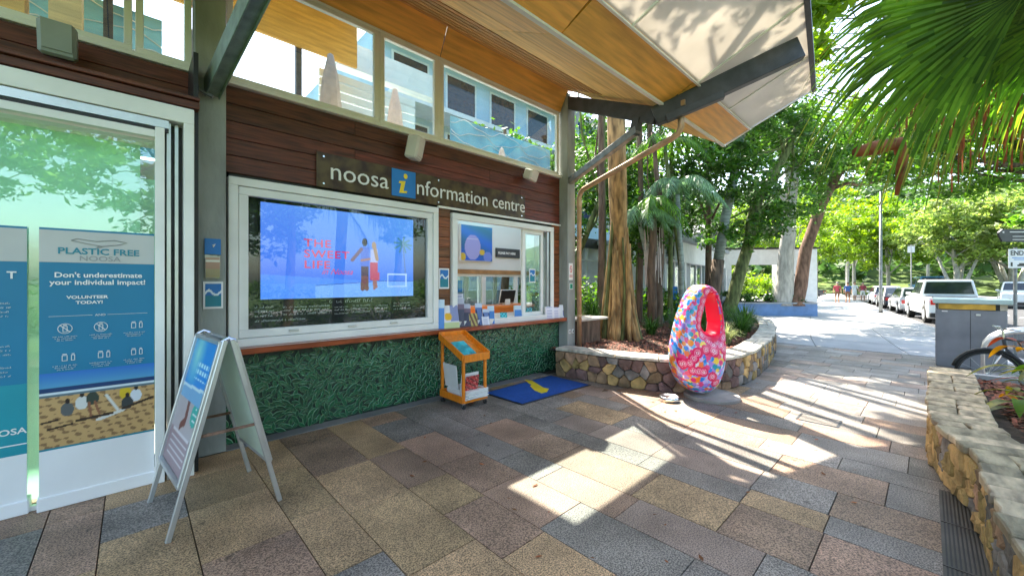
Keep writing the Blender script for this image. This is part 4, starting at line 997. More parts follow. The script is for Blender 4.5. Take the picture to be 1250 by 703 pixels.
text("VOLUNTEER", (-.245,by-.003,1.53), .032, 'text_white', t, align='CENTER', xs=1.2, bold=.001, ext=.0004); text("TODAY!", (-.235,by-.003,1.49), .032, 'text_white', t, align='CENTER', xs=1.2, bold=.001, ext=.0004)
text("AND", (-.178,by-.003,1.395), .022, 'text_white', t, align='CENTER', xs=1.2, ext=.0004)
b = MB(); b.box(-.44,-.22,by-.004,by-.003,1.402,1.404); b.box(-.14,.09,by-.004,by-.003,1.402,1.404); obj('rule', b, 'text_white', t)
for r in range(2):
    for c_ in range(3):
        cx, cz = -.36+c_*.185, 1.31-r*.215; b = MB()
        if r == 0 and c_ < 2: b.tube([(cx+.036*math.cos(a),by-.003,cz+.036*math.sin(a)) for a in np.linspace(0,6.283,17)], .0022, 4); b.bar((cx-.026,by-.003,cz+.026),(cx+.026,by-.003,cz-.026),.003,.004)
        for q in ((cx-.016,cx+.012),(cx+.03,cx+.05)) if (r or c_ == 2) else ((cx-.012,cx+.012),):
            b.ring((q[0],q[1],cz-.024,cz+.018,by-.004,by-.002), .0035)
            b.box(q[0]+.003,q[1]-.003,by-.004,by-.002,cz+.022,cz+.028)
        obj('icon', b, 'text_white', t)
        for l in range(3): scribble(cx-.06+.01*l, cz-.062-l*.014, .12-.02*l, .008, t, y=by-.003, th=.0018, name='small_print')
t = banner(-1.36, -.545, 4.46, 'blue and teal pull up banner cut by the left edge of the photo', 0)
b = MB(); b.box(-1.36,-.545,4.455,4.458,.43,.93); obj('teal_print', b, 'banner_teal', t)
text('T', (-.635,4.452,1.68), .07, 'text_white', t, bold=.002, ext=.0004)
text('NOOSA', (-.78,4.452,.58), .06, 'text_white', t, xs=1.1, bold=.001, ext=.0004)
for zz in (1.50,1.47,1.44,1.41,1.2,1.17,1.14,1.05,1.02,.99): scribble(-.95, zz, .33, .012, t, y=4.453, th=.002, name='small_print')
b = MB(); b.box(-1.36,-.545,4.452,4.455,.5,.508); obj('rule', b, 'text_white', t)

# ------------------------------------------------------------ brochures, stickers
PICS = {'flower': lambda s_, t_: (.93,.72,.12) if inell(s_,t_,.32,.5,.25,.18) else ((.55,.58,.75) if t_ > .3 and s_ > .45 else ((.9,.9,.92) if t_ > .25 else (.78,.82,.6))),
 'navy': lambda s_, t_: (.12,.16,.35) if t_ < .72 and math.sin(s_*5+t_*3) > .1 else ((.8,.84,.92) if t_ > .8 else (.4,.5,.72)), 'dark': lambda s_, t_: (.3,.3,.38) if t_ < .6 else ((.75,.76,.84) if t_ > .8 else (.5,.42,.5)),
 'cyan': lambda s_, t_: (.35,.8,.85) if math.sin(s_*14)*math.sin(t_*17) > -.2 else (.05,.45,.5), 'white': lambda s_, t_: (.9,.9,.94) if (t_*9) % 1 > .35 or s_ < .15 or s_ > .8 else (.6,.63,.78),
 'blue': lambda s_, t_: (.3,.55,.85) if t_ < .7 else (.8,.88,.95), 'sea': lambda s_, t_: (.05,.5,.58) if t_ < .5 else ((.9,.95,.97) if abs(t_-.6-.1*math.sin(s_*7)) < .06 else (.1,.45,.75)),
 'brown': lambda s_, t_: (.45,.3,.22) if math.sin(s_*13+t_*7) > 0 else (.75,.68,.4), 'person': lambda s_, t_: (.2,.3,.55) if inell(s_,t_,.5,.35,.18,.3) else ((.8,.6,.45) if inell(s_,t_,.5,.75,.1,.1) else (.9,.92,.95))}
def leaflet(name, label, cat, x, y, z, w_, h_, pic, tilt=.25, rz=0, th=.012, grp=None):
    t = thing(name, label, cat, (x,y,z), rz, grp); Mt = WM[t.name]; E_ = Matrix.Rotation(-tilt, 4, 'X')
    def W(p): return Mt @ (E_ @ Vector(p))
    b = MB(); b.add([W((a*w_/2, c*th, d*h_)) for d in (0,1) for a, c in ((-1,0),(1,0),(1,1),(-1,1))], [(0,3,2,1),(4,5,6,7),(0,1,5,4),(1,2,6,5),(2,3,7,6),(3,0,4,7)]); obj('pages', b, 'paper', t)
    p = W((-w_/2,-.002,0)); paint('cover', p, W((w_/2,-.002,0))-p, W((-w_/2,-.002,h_))-p, 16, 22, PICS[pic], t)
    return t
zc = .987
G_ = 'brochures on the counter'
leaflet('brochure','tall grey blue brochure at the left end of the counter','brochure',3.22,4.86,zc,.1,.42,'blue',.12,R(-38),.03,G_)
leaflet('brochure','teal patterned brochure standing behind the yellow flower brochure','brochure',3.36,4.9,zc+.02,.2,.45,'cyan',.2,R(-10),.01,G_)
leaflet('brochure','large brochure with yellow flower picture at the counter edge','brochure',3.38,4.80,zc,.24,.34,'flower',.28,R(-12),.012,G_)
leaflet('brochure','narrow dark brochure leaning second from the yellow flower brochure','brochure',3.58,4.86,zc,.1,.44,'dark',.3,R(-35),.03,G_)
leaflet('brochure','slim purple grey brochure leaning third along the counter','brochure',3.69,4.84,zc,.1,.36,'dark',.4,R(-35),.03,G_)
leaflet('brochure','small brown and yellow brochure low in the middle of the counter row','brochure',3.78,4.80,zc,.13,.2,'brown',.3,R(-25),.02,G_)
leaflet('brochure','navy and white striped brochure leaning at the left of its holder','brochure',3.93,4.86,zc,.11,.36,'navy',.38,R(-35),.03,G_)
leaflet('brochure','shorter navy brochure at the right of the striped one','brochure',4.06,4.84,zc,.11,.25,'navy',.3,R(-35),.02,G_)
leaflet('leaflet_holder','pale blue leaflet block inside the hatch opening','leaflets',4.95,5.0,zc,.16,.26,'blue',.1,R(-30),.06)
leaflet('leaflet_holder','cyan leaflet block right of the pale blue one inside the hatch','leaflets',5.18,5.0,zc,.15,.21,'cyan',.1,R(-30),.04)
leaflet('leaflet_holder','stack of white leaflets in a holder near the right end of the counter','leaflets',5.6,4.84,zc,.17,.22,'white',.12,R(-25),.05)
leaflet('leaflet_holder','leaflets with a printed figure in the dark holder at the counter end','leaflets',5.98,4.80,zc,.2,.24,'person',.12,R(-30),.05)
leaflet('brochure','white brochure with a sea picture leaning right of the navy ones','brochure',4.2,4.88,zc,.11,.3,'blue',.35,R(-35),.02,G_)
leaflet('brochure','short white flyer at the front edge between navy brochures','brochure',4.02,4.79,zc,.12,.14,'white',.4,R(-20),.01,G_)
leaflet('brochure','slim white brochure standing behind the dark leaning ones','brochure',3.63,4.95,zc,.1,.5,'white',.15,R(-35),.02,G_)
leaflet('brochure','small teal card stand alone in the middle of the hatch counter','brochure',4.5,4.9,zc,.12,.17,'cyan',.3,R(-30),.01,G_)
leaflet('leaflet_holder','second white leaflet block left of the dark end holder','leaflets',5.78,4.83,zc,.13,.2,'white',.12,R(-25),.05)
for k,(px,py,w_,h_) in enumerate(((4.35,5.15,.3,.22),(4.7,5.3,.35,.25),(4.6,5.0,.2,.14))):
    t = thing('papers', ['flat white papers lying on the left of the inner counter','flat white papers lying in the middle of the inner counter','small white sheet near the counter edge by the hatch'][k], 'papers', (px,py,.988)); b = MB(); b.obox((px,py,.992),(w_,h_,.008),(0,0,.2*k)); obj('sheet', b, 'paper', t)
def sticker(label, x0, x1, y, z0, z1, pic, name='sticker', back='white_print', cat='sticker'):
    t = thing(name, label, cat, ((x0+x1)/2,y,z0)); b = MB(); b.box(x0,x1,y-.006,y,z0,z1); obj('plate', b, back, t)
    m_ = (x1-x0)*.1; paint('print', (x0+m_,y-.0075,z0+m_*1.3), (x1-x0-2*m_,0,0), (0,0,z1-z0-2.6*m_), 20, 24, pic, t); return t
sticker('small white framed sea poster on the timber pier between the big window and the hatch', 3.225,3.40,4.914,1.56,1.86,PICS['sea'], 'poster', cat='poster')
sticker('small sea poster stuck on the folded hatch sash', 5.16,5.32,4.955,1.65,1.9,PICS['sea'], 'poster', cat='poster')
def nosm(s_, t_):
    d = math.hypot((s_-.5), (t_-.66)*1.6)
    if .27 < d < .36 or (d < .3 and abs((s_-.5)+(t_-.66)*1.6) < .06): return (.85,.1,.1)
    if abs(t_-.66) < .03 and .3 < s_ < .7: return (.15,.15,.15)
    if abs(t_-.26) < .025 or abs(t_-.17) < .02: return (.75,.2,.2)
    return (.93,.92,.9)
sticker('white no smoking sign with red circle on the right column', 6.0,6.12,4.717,1.70,2.02,nosm,'no_smoking_sign', cat='sign')
sticker('green square sticker with dark dot under the no smoking sign', 6.02,6.12,4.717,1.52,1.64,lambda s_,t_: (.05,.3,.3) if inell(s_,t_,.5,.5,.2,.2) else (.1,.62,.5))
t = sticker('white framed blue sea poster on the grey concrete column', .485,.64,4.745,1.40,1.66,PICS['sea'],'poster', cat='poster')
t = thing('flyer_holder', 'blue headed flyer holder with brown flyers on the grey concrete column', 'flyer holder', (.56,4.74,1.7))
b = MB(); b.box(.495,.62,4.73,4.748,1.92,2.07); obj('header', b, 'text_blue', t); b = MB(); b.tube([(.56,4.727,1.99),(.575,4.727,2.02),(.555,4.727,2.005)], .006, 6); obj('emblem', b, 'text_white', t)
b = MB(); b.box(.497,.615,4.71,4.748,1.69,1.915); obj('box', b, 'glass_clear', t); paint('flyer', (.502,4.718,1.70), (.108,0,0), (0,0,.19), 14, 20, lambda s_,t_: (.88,.88,.85) if abs(t_-.85) < .05 else ((.6,.38,.28) if t_ > .4 else (.55,.5,.3)), t)
for lb, px, ry in (('galvanised outlet box on the left of the right column base', 6.02, 0),('small outlet plate on the right of the right column base', 6.12, 0)):
    t = thing('outlet_plate', lb, 'outlet', (px,4.71,.72)); b = MB(); b.box(px-.03,px+.03,4.705,4.719,.68,.76); obj('plate', b, 'white_paint', t, bevel=.004); b = MB(); b.box(px-.01,px+.01,4.701,4.706,.7,.74); obj('socket', b, 'steel_grey', t)
b = MB()
t = thing('garden_cabinet', 'dark brown timber cabinet with pale top at the edge of the garden bed', 'cabinet', (6.95,5.0,.4))
B('body','bark_brown',(6.6,7.25,4.85,5.3,.38,.86),par=t,bevel=.006); B('top','cap_stone',(6.5,7.5,4.8,5.35,.865,.91),par=t,bevel=.006)

# fallen leaves on the paving
V = []
for _ in range(90):
    x_, y_ = rnd.uniform(1.5,11), rnd.uniform(.2,4.5)
    if inbed(x_, y_): continue
    a = rnd.random()*6.28; l = rnd.uniform(.012,.035); ca_, sa_ = math.cos(a), math.sin(a)
    for p, q in ((-1,0),(0,-.4),(1,0),(0,.4)): V.append((x_+ca_*l*p-sa_*l*q, y_+sa_*l*p+ca_*l*q, .004+rnd.uniform(0,.006)))
tag(npobj('leaf_litter', V, 4, 'dead_frond'), 'scattered small dry leaves on the paving', 'leaf litter', kind='stuff')
# ------------------------------------------------------------ vegetation
def leaf_quads(P, size, rng, flat=.5, aspect=.45, droop=0):
    """diamond leaves at points P (n,3): random facing, biased upwards by flat"""
    n = len(P); N = rng.normal(size=(n,3)); N[:,2] = np.abs(N[:,2])+flat; N /= np.linalg.norm(N, axis=1)[:,None]
    A = rng.normal(size=(n,3)); A[:,2] -= droop; A -= N*(A*N).sum(1)[:,None]; A /= np.linalg.norm(A, axis=1)[:,None]; Bv = np.cross(N, A)
    s = size*rng.uniform(.6,1.35,(n,1)); V = np.empty((n,4,3))
    V[:,0] = P-A*s*.5; V[:,1] = P+Bv*s*aspect*.5+A*s*.05-N*s*.06; V[:,2] = P+A*s*.5; V[:,3] = P-Bv*s*aspect*.5+A*s*.05-N*s*.06
    return V
def crown_pts(blobs, n, rng, clump=.34, per=46):
    """points gathered in clumps inside ellipsoid blobs (c, r) so that gaps stay between the clumps"""
    vol = np.array([b_[1][0]*b_[1][1]*b_[1][2] if isinstance(b_[1], tuple) else b_[1]**3 for b_ in blobs])**.75; vol /= vol.sum(); out = []
    for (c, r), f in zip(blobs, vol):
        r = np.array(r if isinstance(r, tuple) else (r,r,r*.8)); m_ = max(1, int(n*f/per))
        D = rng.normal(size=(m_,3)); D /= np.linalg.norm(D, axis=1)[:,None]; D *= (rng.uniform(.15,1,(m_,1))**.45)
        K = np.array(c)+D*r; cs = clump*(r.mean()**.5)*rng.uniform(.6,1.4,(m_,1,1))
        out.append((K[:,None,:]+rng.normal(size=(m_,per,3))*cs*.55*np.array([1,1,.6])).reshape(-1,3))
    return np.concatenate(out)
def crown(name, blobs, n, size, mt, parent, seed=1, flat=.5, clump=.34, per=46, aspect=.45, droop=.2, kind=None):
    rng = np.random.RandomState(seed); P = crown_pts(blobs, n, rng, clump, per)
    return npobj(name, leaf_quads(P, size, rng, flat, aspect, droop), 4, mt, parent, kind=kind)
def wob(p, q, n, amt, rs):
    out = []
    for i in range(n+1):
        t = i/n; e = 0 if i in (0, n) else amt
        out.append(tuple(p[k]+(q[k]-p[k])*t+rs.uniform(-e,e) for k in range(3)))
    return out
def tree(label, path, radii, bark, blobs, n, size, mt, seed=1, limbs=None, name='tree', cat='tree', group=None, limb_r=.5, **kw):
    rs = random.Random(seed); t = thing(name, label, cat, path[0], 0, group)
    b = MB(); pp = [path[0]]; rr_ = [radii[0]]
    for i in range(len(path)-1):
        w_ = wob(path[i], path[i+1], 3, radii[i]*.25, rs); pp += w_[1:]; rr_ += [radii[i]+(radii[i+1]-radii[i])*k/3 for k in (1,2,3)]
    pp = [(pp[0][0],pp[0][1],pp[0][2]-.15)]+pp; rr_ = [rr_[0]*1.35]+rr_; rr_[1] *= 1.12
    b.tube(pp, rr_, 12); tr = obj('trunk', b, bark, t, smooth=True)
    for i, (c, r) in enumerate(blobs if limbs is None else limbs):
        k = rs.choice(range(max(1, int(len(pp)*.5)), len(pp))); st = pp[k]; r0 = min(rr_[k]*.75, max(.03, rr_[k]*limb_r))
        b = MB(); w_ = wob(st, c, 4, .12*math.dist(st, c)*.5, rs); b.tube(w_, [r0*(1-.2*j) for j in range(5)], 7); lb_ = obj('limb', b, bark, t, smooth=True)
        for _ in range(2):
            st2 = w_[rs.choice((2,3))]; e = tuple(c[q]+rs.uniform(-.7,.7)*(r if not isinstance(r, tuple) else r[q]) for q in range(3))
            b = MB(); b.tube(wob(st2, e, 3, .1, rs), [r0*.45,r0*.35,r0*.25,r0*.12], 5); obj('twig', b, bark, lb_, smooth=True)
    crown('crown', blobs, n, size, mt, t, seed=seed, **kw)
    return t
# the strangler fig beside the shop
rs = random.Random(4)
fg = thing('strangler_fig', 'thick strangler fig with fluted golden aerial roots beside the shop corner', 'tree', (7.95,4.75,.4))
b = MB(); tp = [(7.95,4.75,.3),(7.93,4.76,1.2),(7.9,4.77,2.4),(7.87,4.79,3.6),(7.86,4.8,5.2),(7.9,4.9,7.5),(8.1,5.1,10)]
b.tube([(x_+.05*math.sin(3*z_),y_+.05*math.cos(2.3*z_),z_) for x_,y_,z_ in tp], [.17,.15,.17,.2,.2,.19,.17], 20); obj('trunk', b, 'bark_fig', fg, smooth=True)
for k in range(20):
    a = k/20*6.283+rs.uniform(-.1,.1); zt = rs.uniform(1.3,3.3); rb = rs.uniform(.38,.56); w_ = rs.uniform(.03,.07); P = []; RR = []
    if math.cos(a-math.atan2(4.75,7.95)-math.pi) > .75: rb *= .92
    da = rs.uniform(-.35,.35)
    for j in range(9):
        t_ = j/8; z_ = zt*(1-t_)+.3*t_; q = (t_**1.5); r_ = .2*(1-q)+rb*q; aa = a+da*(1-t_)+.1*math.sin(5*t_+k)
        P.append((7.92+r_*math.cos(aa), 4.76+r_*math.sin(aa), z_)); RR.append(w_*(.45+.75*t_)*rs.uniform(.85,1.15))
    b = MB(); b.tube(P, RR, 8); obj('aerial_root', b, 'bark_fig' if k % 4 else 'bark_moss', fg, smooth=True)
for k in range(5):
    a = k*1.3+2; e = (7.9+2.2*math.cos(a), 3.6+1.4*math.sin(a), 9.5+rs.uniform(-.8,1.5)); b = MB(); b.tube(wob((7.88,4.85,6.6+.5*k), e, 4, .25, rs), [.13,.1,.08,.05,.03], 8); obj('limb', b, 'bark_fig', fg, smooth=True)
crown('crown', [((10.6,2.6,10.2),(1.8,1.2,1.0)),((6.0,4.4,10.4),(2.0,1.6,1.1)),((8.4,2.8,10.6),(1.7,1.2,1.0))], 9000, .22, 'leaf_dark', fg, seed=3)  # unseen crown placed so that its shadow misses the sunlit paving
# bed trees
BP = .4
tree('slender crooked tree with dark leaves behind the strangler fig', [(10.6,7.86,BP),(10.4,7.9,2.2),(10.85,7.6,3.7),(11.4,7.2,5.2)], [.13,.11,.09,.05], 'bark_moss', [((10.2,8.4,4.6),(1.2,1.0,.9)),((11.6,7.4,5.4),(1.2,1,.8)),((9.9,7.9,3.0),(.6,.6,.5))], 3600, .17, 'leaf_dark', 11)
tree('thin dark tree with ragged foliage between the fig and the palm', [(10.9,5.35,BP),(10.95,5.3,2.2),(11.0,5.35,4.2),(10.9,5.5,6)], [.11,.1,.08,.05], 'bark_brown', [((11.2,5.9,3.4),(.9,.8,1.0)),((12.4,6.4,4.0),(1.4,1.0,1.2)),((13.0,7.2,2.9),(1.2,.9,.7))], 5200, .16, 'leaf_dark', 12)
def bigt(label, path, rad, bark, blobs, n, s, m_, seed, **k): return tree(label, path, rad, bark, blobs, n, s, m_, seed, **k)
bigt('leaning mossy tree with dark branching crown above the egg sculpture', [(15.6,5.1,BP),(16.1,4.65,2.4),(16.5,4.3,4.6),(17.2,3.6,6.3),(17.7,3.1,7.9)], [.24,.2,.17,.14,.08], 'bark_moss',
     [((15.0,4.6,5.3),(1.5,1.2,1.1)),((16.2,4.2,3.6),(1.3,.9,.6)),((17.9,3.7,4.6),(1.5,1.2,.8)),((16.5,4.0,7.6),(1.7,1.5,1.2)),((13.6,5.3,5.9),(1.5,1.3,1.1)),((18.6,3.0,6.6),(1.3,1,1.2)),((13.2,5.9,4.2),(1.2,1,.9)),((14.9,5.2,3.3),(1.0,.8,.4))], 15000, .19, 'leaf_dark', 13)
t = thing('palm_tree', 'grey ringed palm with brown lower trunk leaning beside the mossy tree', 'palm', (14.75,5.28,BP))
b = MB(); b.tube([(14.75,5.28,.3),(14.8,5.22,1.2),(14.93,5.1,2.45)], [.26,.22,.2], 12); obj('trunk', b, 'bark_brown', t, smooth=True)
b = MB(); b.tube([(14.93,5.1,2.45),(15.1,4.95,3.8),(15.3,4.76,5.1),(15.5,4.55,6.9),(15.6,4.5,9)], [.17,.16,.15,.14,.12], 12); obj('trunk', b, 'bark_palm', t, smooth=True)
def pinnate(parent, base, az, L_, rise, droop, mt='frond_pale', n=26, wl=.45, seed=0, name='frond'):
    """feather frond: arching rib with leaflets hanging either side"""
    rs = random.Random(seed); pts = []
    for i in range(11):
        t_ = i/10; r_ = L_*(t_-.12*t_*t_); pts.append(Vector((base[0]+r_*math.cos(az), base[1]+r_*math.sin(az), base[2]+rise*t_-droop*t_*t_)))
    b = MB(); b.tube(pts, [.022*(1-.8*i/10)+.004 for i in range(11)], 5); f = obj(name, b, mt, parent)
    V = []
    for i in range(n):
        t_ = .12+.86*i/n; k = min(9, int(t_*10)); p = pts[k].lerp(pts[k+1], t_*10-k); d = (pts[k+1]-pts[k]).normalized(); sd_ = d.cross(Vector((0,0,1))).normalized()
        l = wl*math.sin(math.pi*min(1, t_*.9+.12))**.6*rs.uniform(.85,1.1)
        for s_ in (-1, 1):
            q = d*.45+sd_*s_*.75+Vector((0,0,-.55-.3*rs.random())); q.normalize(); m1 = p+q*l*.5+Vector((0,0,.02)); m2 = p+q*l+Vector((0,0,-.12*l)); w_ = d*.016
            V += [p-w_, p+w_, m1+w_*1.2, m1-w_*1.2, m1-w_*1.2, m1+w_*1.2, m2+w_*.2, m2-w_*.2]
    npobj('leaflets', [tuple(v) for v in V], 4, mt, f); return f
for k in range(9): pinnate(t, (15.6,4.5,8.9), k*.7+.2, 2.3, 1.0, 1.6, 'frond', 26, .6, k)
def palm(label, base, top, r, hub_n, L_, mt, seed, bark='bark_palm', rise=.5, droop=1.1, wl=.42):
    t = thing('palm_tree', label, 'palm', base); rs = random.Random(seed); b = MB(); b.tube(wob(base, top, 4, r*.3, rs), [r*1.1,r,r*.95,r*.85,r*.8], 10); obj('trunk', b, bark, t, smooth=True)
    b = MB(); b.tube([top, (top[0],top[1],top[2]+.45)], [r*.95,r*.35], 8); obj('crownshaft', b, 'frond_pale', t, smooth=True)
    for k in range(hub_n): pinnate(t, (top[0],top[1],top[2]+.35), k*6.283/hub_n+rs.uniform(-.2,.2), L_*rs.uniform(.8,1.15), rise*rs.uniform(.6,1.3), droop*rs.uniform(.8,1.3), mt, 24, wl, seed*10+k)
    return t
palm('tall slender palm with feathery crown touching the canopy corner', (11.55,4.87,BP), (11.4,5.0,4.2), .075, 9, 1.35, 'frond_pale', 2)
palm('short palm with pale drooping fronds behind the fig', (11.7,5.6,BP), (10.3,5.6,3.35), .065, 8, 1.2, 'frond_pale', 5, rise=.35, droop=1.0)
palm('dark shaggy trunked palm close against the right of the fig', (10.39,5.29,BP), (10.42,5.26,3.6), .12, 7, 1.2, 'frond', 6, bark='bark_brown', droop=1.4)
palm('thin curved palm trunk crossing behind the egg sculpture', (12.3,5.1,BP), (11.7,5.5,5.6), .07, 8, 1.4, 'frond', 8, bark='bark_moss')
# hanging dead fronds
t = thing('dead_fronds', 'pale dead palm fronds hanging in strips to the right of the fig trunk', 'dead fronds', (10.6,5.3,1.6))
rng = np.random.RandomState(3); V = []
for k in range(60):
    x_, y_ = 10.35+rng.uniform(0,.6), 5.55+rng.uniform(-.4,.1); z1 = rng.uniform(2.3,3.3); z0 = z1-rng.uniform(.7,1.5); w_ = .012
    V += [(x_,y_,z1),(x_+w_,y_-w_,z1),(x_+w_+.05,y_-w_,z0),(x_+.05,y_,z0)]
npobj('strip', V, 4, 'umbrella_cloth', t)
# planter with its two trunks
def dpt(u, v, D): return None
pl = thing('raised_planter', 'long blue sided raised planter with dark coping under two large trunks', 'planter', (23,5,0))
P4 = [(21.9,6.6),(24.4,3.75),(25.6,4.9),(23.1,7.8)]
b = MB(); b.prism([(x,y,-.02) for x, y in P4], (0,0,.62)); obj('body', b, 'planter_blue', pl); b = MB(); b.prism([(21.75,6.62,.6),(24.42,3.6,.6),(25.75,4.9,.6),(23.1,7.95,.6)], (0,0,.07)); obj('coping', b, 'facade_grey', pl)
b = MB(); b.prism([(x*.99+.24,y*.99+.06,.672) for x, y in P4], (0,0,.01)); obj('soil', b, 'soil', pl)
crown('ground_cover', [((22.6,6.4,.85),(.5,.5,.25)),((23.3,5.6,.85),(.5,.5,.2)),((24.2,4.7,.85),(.6,.6,.2)),((22.2,6.9,.9),(.5,.5,.3))], 2500, .13, 'liriope', pl, seed=8, clump=.2)
tree('pale blue grey trunked tree in the raised planter', [(23.8,5.1,.65),(23.95,4.95,3.2),(24.05,4.8,6),(24.1,4.7,9.5)], [.42,.34,.3,.25], 'bark_pale', [((22.5,6,8.5),(2,1.8,1.3)),((24.6,5.2,9.6),(2,1.8,1.3)),((24.5,3.6,7.8),(1.6,1.3,1.0))], 8000, .24, 'leaf_mid', 21)
tree('forked reddish trunked tree curving right out of the raised planter', [(24.0,4.55,.65),(24.5,4.25,3.3),(25.1,3.7,5.6),(26.0,2.8,7.8),(26.6,2.2,9.5)], [.3,.27,.24,.18,.1], 'bark_red', [((25.6,3.2,7.6),(1.7,1.4,1.1)),((26.8,1.6,8.6),(2.2,1.8,1.1)),((24.6,4.0,6.6),(1.3,1.0,.8)),((27.2,1.0,6.9),(1.5,1.2,.6))], 8000, .22, 'leaf_mid', 22)
# clumps of strappy leaves
def strap_clump(label, x, y, z, r, h, n, mt, seed, group=None, w_=.012, name='strappy_plant', parent=None):
    rng = np.random.RandomState(seed); V = []
    for k in range(n):
        a = rng.uniform(0,6.283); r0 = r*.25*rng.uniform(0,1); L_ = h*rng.uniform(.8,1.5); out = rng.uniform(.4,1.1); ca_, sa_ = math.cos(a), math.sin(a); px_, py_ = -sa_*w_, ca_*w_; pv_ = None
        for j in range(5):
            t_ = j/4; rr_ = r0+r*out*(t_**1.3); zz = z+L_*(t_*1.35-.95*t_*t_*out); ww = (1-t_*.85)
            q = [(x+ca_*rr_-px_*ww, y+sa_*rr_-py_*ww, zz), (x+ca_*rr_+px_*ww, y+sa_*rr_+py_*ww, zz)]
            if pv_: V += [pv_[0], pv_[1], q[1], q[0]]
            pv_ = q
    t = npobj(name, V, 4, mt, parent); return tag(t, label, 'plant', group)
i_ = 0
CL = ((8.97,4.57,.38,.42,'liriope','green strappy clump at the foot of the fig on its right side'),(9.5,4.2,.4,.45,'liriope','wide green strappy clump between fig and egg sculpture'),(9.5,3.45,.34,.34,'liriope','round strappy clump just behind the egg sculpture'),
      (8.75,2.85,.36,.40,'liriope_pale','variegated pale yellow strappy clump right beside the egg sculpture'),(10.2,3.0,.5,.55,'liriope','big dark strappy clump behind the variegated one'),(11.2,3.2,.5,.55,'liriope','big strappy clump near the curve of the stone wall'),
      (12.3,3.5,.5,.55,'liriope','dark strappy clump further along the curved wall'),(13.3,3.9,.5,.5,'liriope','strappy clump under the leaning palm'),(10.9,4.1,.45,.5,'liriope','strappy clump in the middle of the garden bed'),(7.4,5.55,.35,.5,'liriope_pale','pale leafy clump beside the garden cabinet'),
      (9.2,6.4,.5,.9,'liriope','tall green clump behind the fig on its left side'),(8.2,6.3,.5,.8,'leaf_mid','tall green clump seen just right of the downpipe'),(12.2,4.6,.45,.5,'liriope','strappy clump at the foot of the curved palm'),(14.3,4.5,.45,.45,'liriope','far strappy clump below the mossy tree'))
for (x_,y_,r_,h_,m_,lb) in CL: strap_clump(lb, x_, y_, BP, r_, h_, 150, m_, 50+i_, 'strappy plants in the garden bed'); i_ += 1
for i, (x_, y_, r_, h_, lb) in enumerate(((11.9,7.4,.13,12,'straight dark trunk added for its shadow at the back of the garden bed'),(14.2,7.3,.12,12,'straight trunk added for its shadow in front of the shopfront fascia'),(12.9,5.9,.08,11.5,'very slim straight trunk added for its shadow beside the curved palm'),(9.7,6.5,.10,11.6,'slim straight trunk with high crown nearest behind the fig'),(10.5,7.0,.12,12,'slim straight trunk second behind the fig'),(11.4,6.2,.09,11.5,'slim straight trunk between the two short palms'),(12.3,6.7,.11,12,'slim straight trunk to the right of the short palms'),(13.5,6.9,.10,11.8,'slim straight trunk left of the leaning grey palm'))):  # slim trunks added so that their shadows streak the paving
    tree(lb, [(x_,y_,BP),(x_+.1,y_,4),(x_+.05,y_+.1,h_)], [r_,r_*.9,r_*.6], ['bark_moss','bark_brown'][i % 2], [((x_+.1,y_+.2,h_+.1),(.75,.6,.5)),((x_-.4,y_+.5,h_-.4),(.5,.4,.35))], 1500, .2, 'leaf_mid', 170+i, limb_r=.4)
tag(crown('undergrowth', [((11.5,8.5,.9),(2.5,.8,.7)),((14.5,7.2,.8),(1.8,.8,.6)),((9.5,8.6,.9),(1.2,.7,.8)),((13.2,6.2,.7),(1.2,.7,.4))], 9000, .14, 'leaf_mid', None, seed=31), 'low green undergrowth at the back of the garden bed', 'undergrowth', kind='stuff')
# backdrop trees between bed and shops
for i, (x_, y_, h_, m_, lb) in enumerate(((13.5,8.6,7.5,'leaf_dark','dark bushy tree in front of the pale building behind the fig'),(9.3,10.2,7,'leaf_mid','mid green tree rising at the corner of the building'))):
    tree(lb, [(x_,y_,BP),(x_+.2,y_-.1,h_*.5),(x_+.1,y_,h_)], [.16,.12,.06], 'bark_brown', [((x_+rnd.uniform(-1.3,1.3), y_+rnd.uniform(-.8,.8), h_*rnd.uniform(.6,1.05)), (1.4,1.1,1.0)) for _ in range(6)], 8000, .19, m_, 60+i)
# street trees
def street_tree(label, x_, y_, h_, w_, m_, seed, trunk='bark_pale', n=9000, size=.34, low=.38, stems=1, grp='trees along the street', r0=.16):
    rs = random.Random(seed); bl = [((x_+rs.uniform(-1,1)*w_*.62, y_+rs.uniform(-1,1)*w_*.62, h_*rs.uniform(low+.12,.95)), (w_*.42,w_*.42,h_*.14)) for _ in range(9)]
    t = tree(label, [(x_,y_,-.1),(x_+rs.uniform(-.2,.2),y_,h_*.3),(x_,y_+rs.uniform(-.4,.4),h_*.75)], [r0,r0*.85,r0*.4], trunk, bl, n, size, m_, seed, group=grp, limb_r=.55)
    for s_ in range(stems-1):
        b = MB(); a = s_*2.4+seed; b.tube([(x_,y_,.0),(x_+.35*math.cos(a),y_+.35*math.sin(a),1.3),(x_+1.3*math.cos(a),y_+1.3*math.sin(a),h_*.5)], [r0*.9,r0*.7,r0*.3], 8); obj('trunk', b, trunk, t, smooth=True)
    return t
street_tree('bright yellow green tree over the far pavement behind the walkers', 50,7.8, 9.5, 5.5, 'leaf_yellow', 71, n=12000)
street_tree('yellow green street tree left of the tall lamp post', 58,6.2, 11, 5.5, 'leaf_yellow', 72, n=11000, size=.4)
street_tree('yellow tinted street tree directly behind the lamp post', 52,2.6, 8, 4.2, 'leaf_yellow', 73, n=9000)
street_tree('yellow green low tree beside the white portal wall', 36,6.9, 7.5, 4.0, 'leaf_yellow', 74, n=9000, size=.28)
street_tree('pale green multi stemmed street tree behind the white ute', 47.5,-1.6, 8.2, 5.0, 'leaf_pale', 75, stems=4, n=10000, r0=.2)
